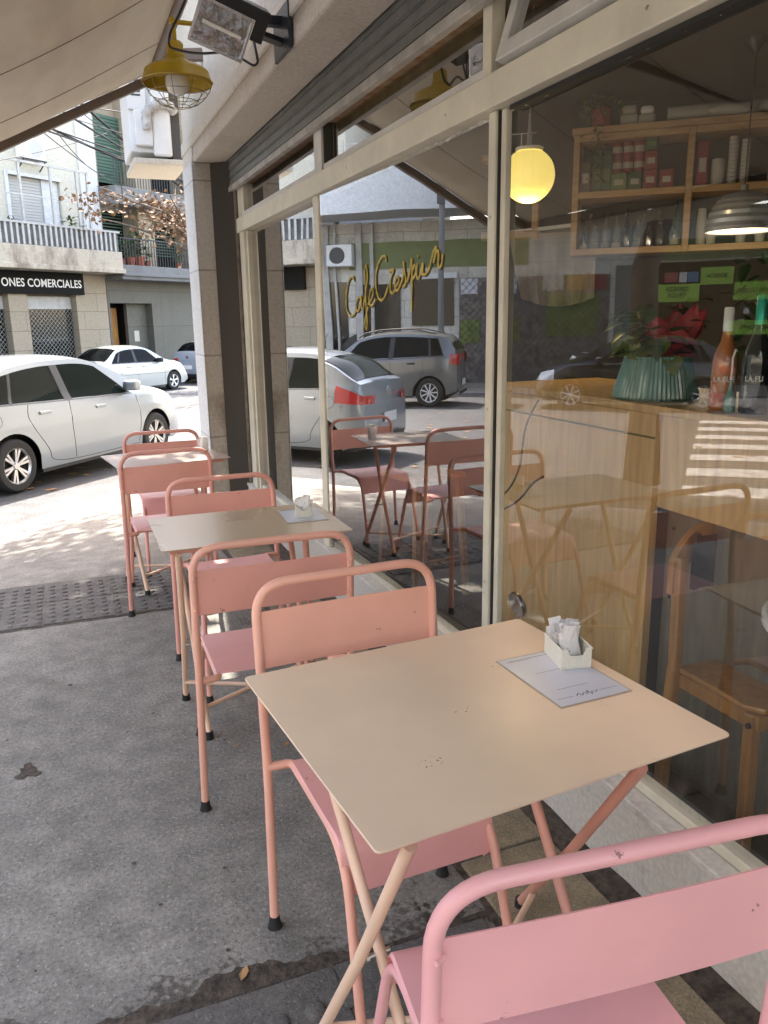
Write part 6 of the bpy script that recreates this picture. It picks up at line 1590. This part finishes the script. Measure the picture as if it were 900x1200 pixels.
# ---- cables over the street
for k, (a0, a1, z0, z1, sg, r_) in enumerate(((0, 0, 0, 0, 0, 0),)): pass
def cable(pts, r, lab): 
    b = MB(); P = []
    (x0, y0, z0), (x1, y1, z1), sag = pts
    for i in range(25): t = i/24; P.append((x0+(x1-x0)*t, y0+(y1-y0)*t, z0+(z1-z0)*t-sag*4*t*(1-t)))
    b.tube(P, r, 6); tag(b.build('overhead_cable', 'black_cable', smooth=60), lab, 'cable', 'cables over the side street')
CABLES = [((0.01, 18.75, 5.46), (4.81, 25.67, 5.32), 0.15, 0.03, 'thick bundled black cable sloping across the far facades'), ((0.34, 17.52, 5.49), (4.79, 25.63, 5.17), 0.1, 0.025, 'second thick black cable just under the bundle'), ((-0.29, 17.7, 5.22), (4.69, 25.72, 5.32), 0.0, 0.018, 'black cable crossing low over the air conditioner'), ((0.04, 17.64, 5.53), (4.4, 26.3, 7.12), -0.1, 0.012, 'thin cable high across the cream wall'), ((-0.14, 17.64, 5.25), (4.09, 32.13, 5.67), 0.25, 0.01, 'slack thin cable dropping toward the brown leafed tree'), ((0.32, 17.49, 5.37), (4.57, 26.07, 6.5), 0.1, 0.01, 'thin cable over the green blind'), ((-0.28, 17.71, 5.28), (4.72, 25.78, 5.62), 0.05, 0.016, 'cable just above the low cable over the air conditioner'), ((0.51, 17.5, 5.68), (4.37, 25.95, 5.75), 0.3, 0.01, 'slack cable hanging before the green blind'), ((-1.27, 17.86, 4.38), (2.92, 33.33, 8.45), 0.1, 0.009, 'thin cable rising across the cream wall'), ((0.82, 19.72, 6.19), (4.26, 25.82, 5.08), 0.05, 0.034, 'second strand of the thick cable bundle'), ((0.17, 17.54, 5.34), (2.45, 33.07, 6.77), 0.35, 0.01, 'short slack loop of cable at the white pilaster')]
for (p, q, sag, r_, lab) in CABLES: cable((p, q, sag), r_, lab)

# ================================================================= TREES
def tree(name, label, loc, trunk_r, H, crown, n_leaves, leafm, s, seed, branches=9, spread=2.2, twigs=True, clumps=14, grp='street trees'):
    t = thing(name, label, 'tree', loc, 0, grp); rnd = random.Random(seed)
    b = MB(); pts = [Vector((0, 0, -.1))]; 
    for i in range(1, 8): pts.append(Vector((rnd.uniform(-.06, .06)*i*.5, rnd.uniform(-.06, .06)*i*.5, H*i/7)))
    b.tube(pts, [trunk_r*(1.25 if i == 0 else 1-.07*i) for i in range(8)], 14); b.build('trunk', 'bark', t, smooth=60)
    cx, cy, cz, rx, ry, rz_ = crown; tips = []; b = MB()
    for k in range(branches):
        a = 2*PI*k/branches+rnd.uniform(-.3, .3); h0 = H*rnd.uniform(.55, 1.0); st = Vector((0, 0, h0))
        e = Vector((cx+rx*.8*math.cos(a)*rnd.uniform(.5, 1), cy+ry*.8*math.sin(a)*rnd.uniform(.5, 1), cz+rz_*rnd.uniform(-.6, .8)))
        mid = st.lerp(e, .5)+Vector((rnd.uniform(-.3, .3), rnd.uniform(-.3, .3), rnd.uniform(.1, .6)))
        P = [st*(1-q)**2+mid*2*q*(1-q)+e*q*q for q in [j/8 for j in range(9)]]
        b.tube(P, [trunk_r*.42*(1-.1*j) for j in range(9)], 7); tips += P[3:]
        for w_ in range(4):
            s0 = P[rnd.randint(3, 8)]; d = Vector((rnd.uniform(-1, 1), rnd.uniform(-1, 1), rnd.uniform(-.6, .8)))*rnd.uniform(.5, 1.3)
            b.tube([s0, s0+d*.5+Vector((0, 0, .06)), s0+d], [.022, .014, .006], 5); tips += [s0+d*.6, s0+d]
    b.build('branches', 'bark', t, smooth=60)
    b = MB(); cl = [p+Vector((rnd.gauss(0, .2), rnd.gauss(0, .2), rnd.gauss(0, .15))) for p in rnd.sample(tips, min(len(tips), clumps))]
    for i in range(n_leaves):
        c0 = rnd.choice(cl); p = c0+Vector((rnd.gauss(0, .28), rnd.gauss(0, .28), rnd.gauss(0, .22)))*spread*.5
        d = Vector((rnd.uniform(-1, 1), rnd.uniform(-1, 1), rnd.uniform(-1.2, .4))).normalized(); u = Vector((rnd.uniform(-1, 1), rnd.uniform(-1, 1), 1)).normalized(); sd = d.cross(u)
        if sd.length < .1: continue
        sd.normalize(); L0 = s*rnd.uniform(.6, 1.2); W0 = L0*.36; nn = sd.cross(d)
        b.add([p, p+d*L0*.45-sd*W0+nn*L0*.08, p+d*L0, p+d*L0*.45+sd*W0+nn*L0*.08], [(0, 1, 2), (0, 2, 3)])
    b.build('crown', leafm, t); return t
tree('plane_tree', 'street tree with dry brown leaves before the dark grey building, trunk behind the pillar', (5.25, 27.55, -.5), .17, 4.6, (-1.6, -.6, 5.6, 2.9, 1.8, 1.5), 1500, 'leaf_brown', .17, 11, 13, 1.7, clumps=40)
tree('street_tree', 'street tree at the sidewalk corner shading the tables, its trunk reflected in the big window', (-2.62, 6.35, -.05), .15, 4.6, (2.3, 2.9, 6.5, 3.0, 2.6, 1.0), 13500, 'leaf_olive', .17, 5, 15, 2.4, clumps=170)
tree('street_tree', 'street tree on the far pavement by the lime signs, seen only in reflection', (-13.2, 14.2, -.5), .15, 5.2, (0, 0, 7.0, 3.2, 3.0, 1.3), 4200, 'leaf_olive', .2, 23, 12, 2.4, clumps=80)
t = thing('utility_pole', 'thin grey utility pole before the curved canopy, reflected above the lettering', 'pole', floc(-15.7, -2.6, -.5), FA)
b = MB(); b.tube([(0, 0, 0), (0, 0, 7.5)], [.10, .07], 14); b.build('pole', 'concrete_grey', t, smooth=60)
b = MB(); b.bar((-.5, 0, 6.9), (.5, 0, 6.9), .06, .08); b.build('crossarm', 'bark', t)
b = MB(); b.box(-.1, .1, -.16, -.08, 4.9, 5.4); b.build('junction_box', 'ac_dark', t)

# ================================================================= LIGHT AND CAMERA
EL, AZ = R(SUN_EL), R(SUN_AZ)
w = bpy.data.worlds.new('World'); scene.world = w; w.use_nodes = True
N = w.node_tree.nodes; L = w.node_tree.links; bg = N['Background']
sky = N.new('ShaderNodeTexSky'); sky.sky_type = 'NISHITA'; sky.sun_disc = False; sky.sun_elevation = EL; sky.sun_rotation = AZ
sky.air_density = 1.0; sky.dust_density = 1.6; sky.ozone_density = 1.0
tm = N.new('ShaderNodeMix'); tm.data_type = 'RGBA'; tm.blend_type = 'MULTIPLY'; tm.inputs['Factor'].default_value = 1; tm.inputs['B'].default_value = (1.21, 0.99, 0.81, 1)
L.new(sky.outputs[0], tm.inputs['A']); L.new(tm.outputs['Result'], bg.inputs[0]); bg.inputs[1].default_value = SKY
sl = bpy.data.lights.new('sun', 'SUN'); sl.energy = SUN; sl.angle = R(0.6); sl.color = (1.0, 0.94, 0.85)
so = bpy.data.objects.new('sun', sl); COL.objects.link(so)
d = Vector((math.sin(AZ)*math.cos(EL), math.cos(AZ)*math.cos(EL), math.sin(EL)))
so.rotation_euler = (-d).to_track_quat('-Z', 'Y').to_euler(); so.location = (0, 0, 20)

cam = bpy.data.cameras.new('camera'); co = bpy.data.objects.new('camera', cam); COL.objects.link(co)
cam.sensor_fit = 'VERTICAL'; cam.sensor_height = 24.0; cam.lens = 935.0/1200.0*24.0
cam.clip_start = 0.02; cam.clip_end = 2000
p, y, r = R(13.7), R(21.6), R(-0.9)
fw_ = Vector((math.sin(y)*math.cos(p), math.cos(y)*math.cos(p), -math.sin(p))); rt = Vector((math.cos(y), -math.sin(y), 0)); up = rt.cross(fw_)
rt2 = rt*math.cos(r)+up*math.sin(r); up2 = rt2.cross(fw_)
co.matrix_world = Matrix.Translation((0, 0, 1.5)) @ Matrix((rt2, up2, -fw_)).transposed().to_4x4()
scene.camera = co
scene.view_settings.view_transform = 'Standard'; scene.view_settings.look = 'None'
scene.view_settings.exposure = EXPO; scene.view_settings.gamma = 1.0; scene.view_settings.use_curve_mapping = False
cy_ = scene.cycles
cy_.max_bounces = 8; cy_.diffuse_bounces = 4; cy_.glossy_bounces = 5; cy_.transmission_bounces = 6; cy_.transparent_max_bounces = 12
cy_.caustics_reflective = False; cy_.caustics_refractive = False; cy_.sample_clamp_indirect = 6.0
try: cy_.use_denoising = True
except Exception: pass
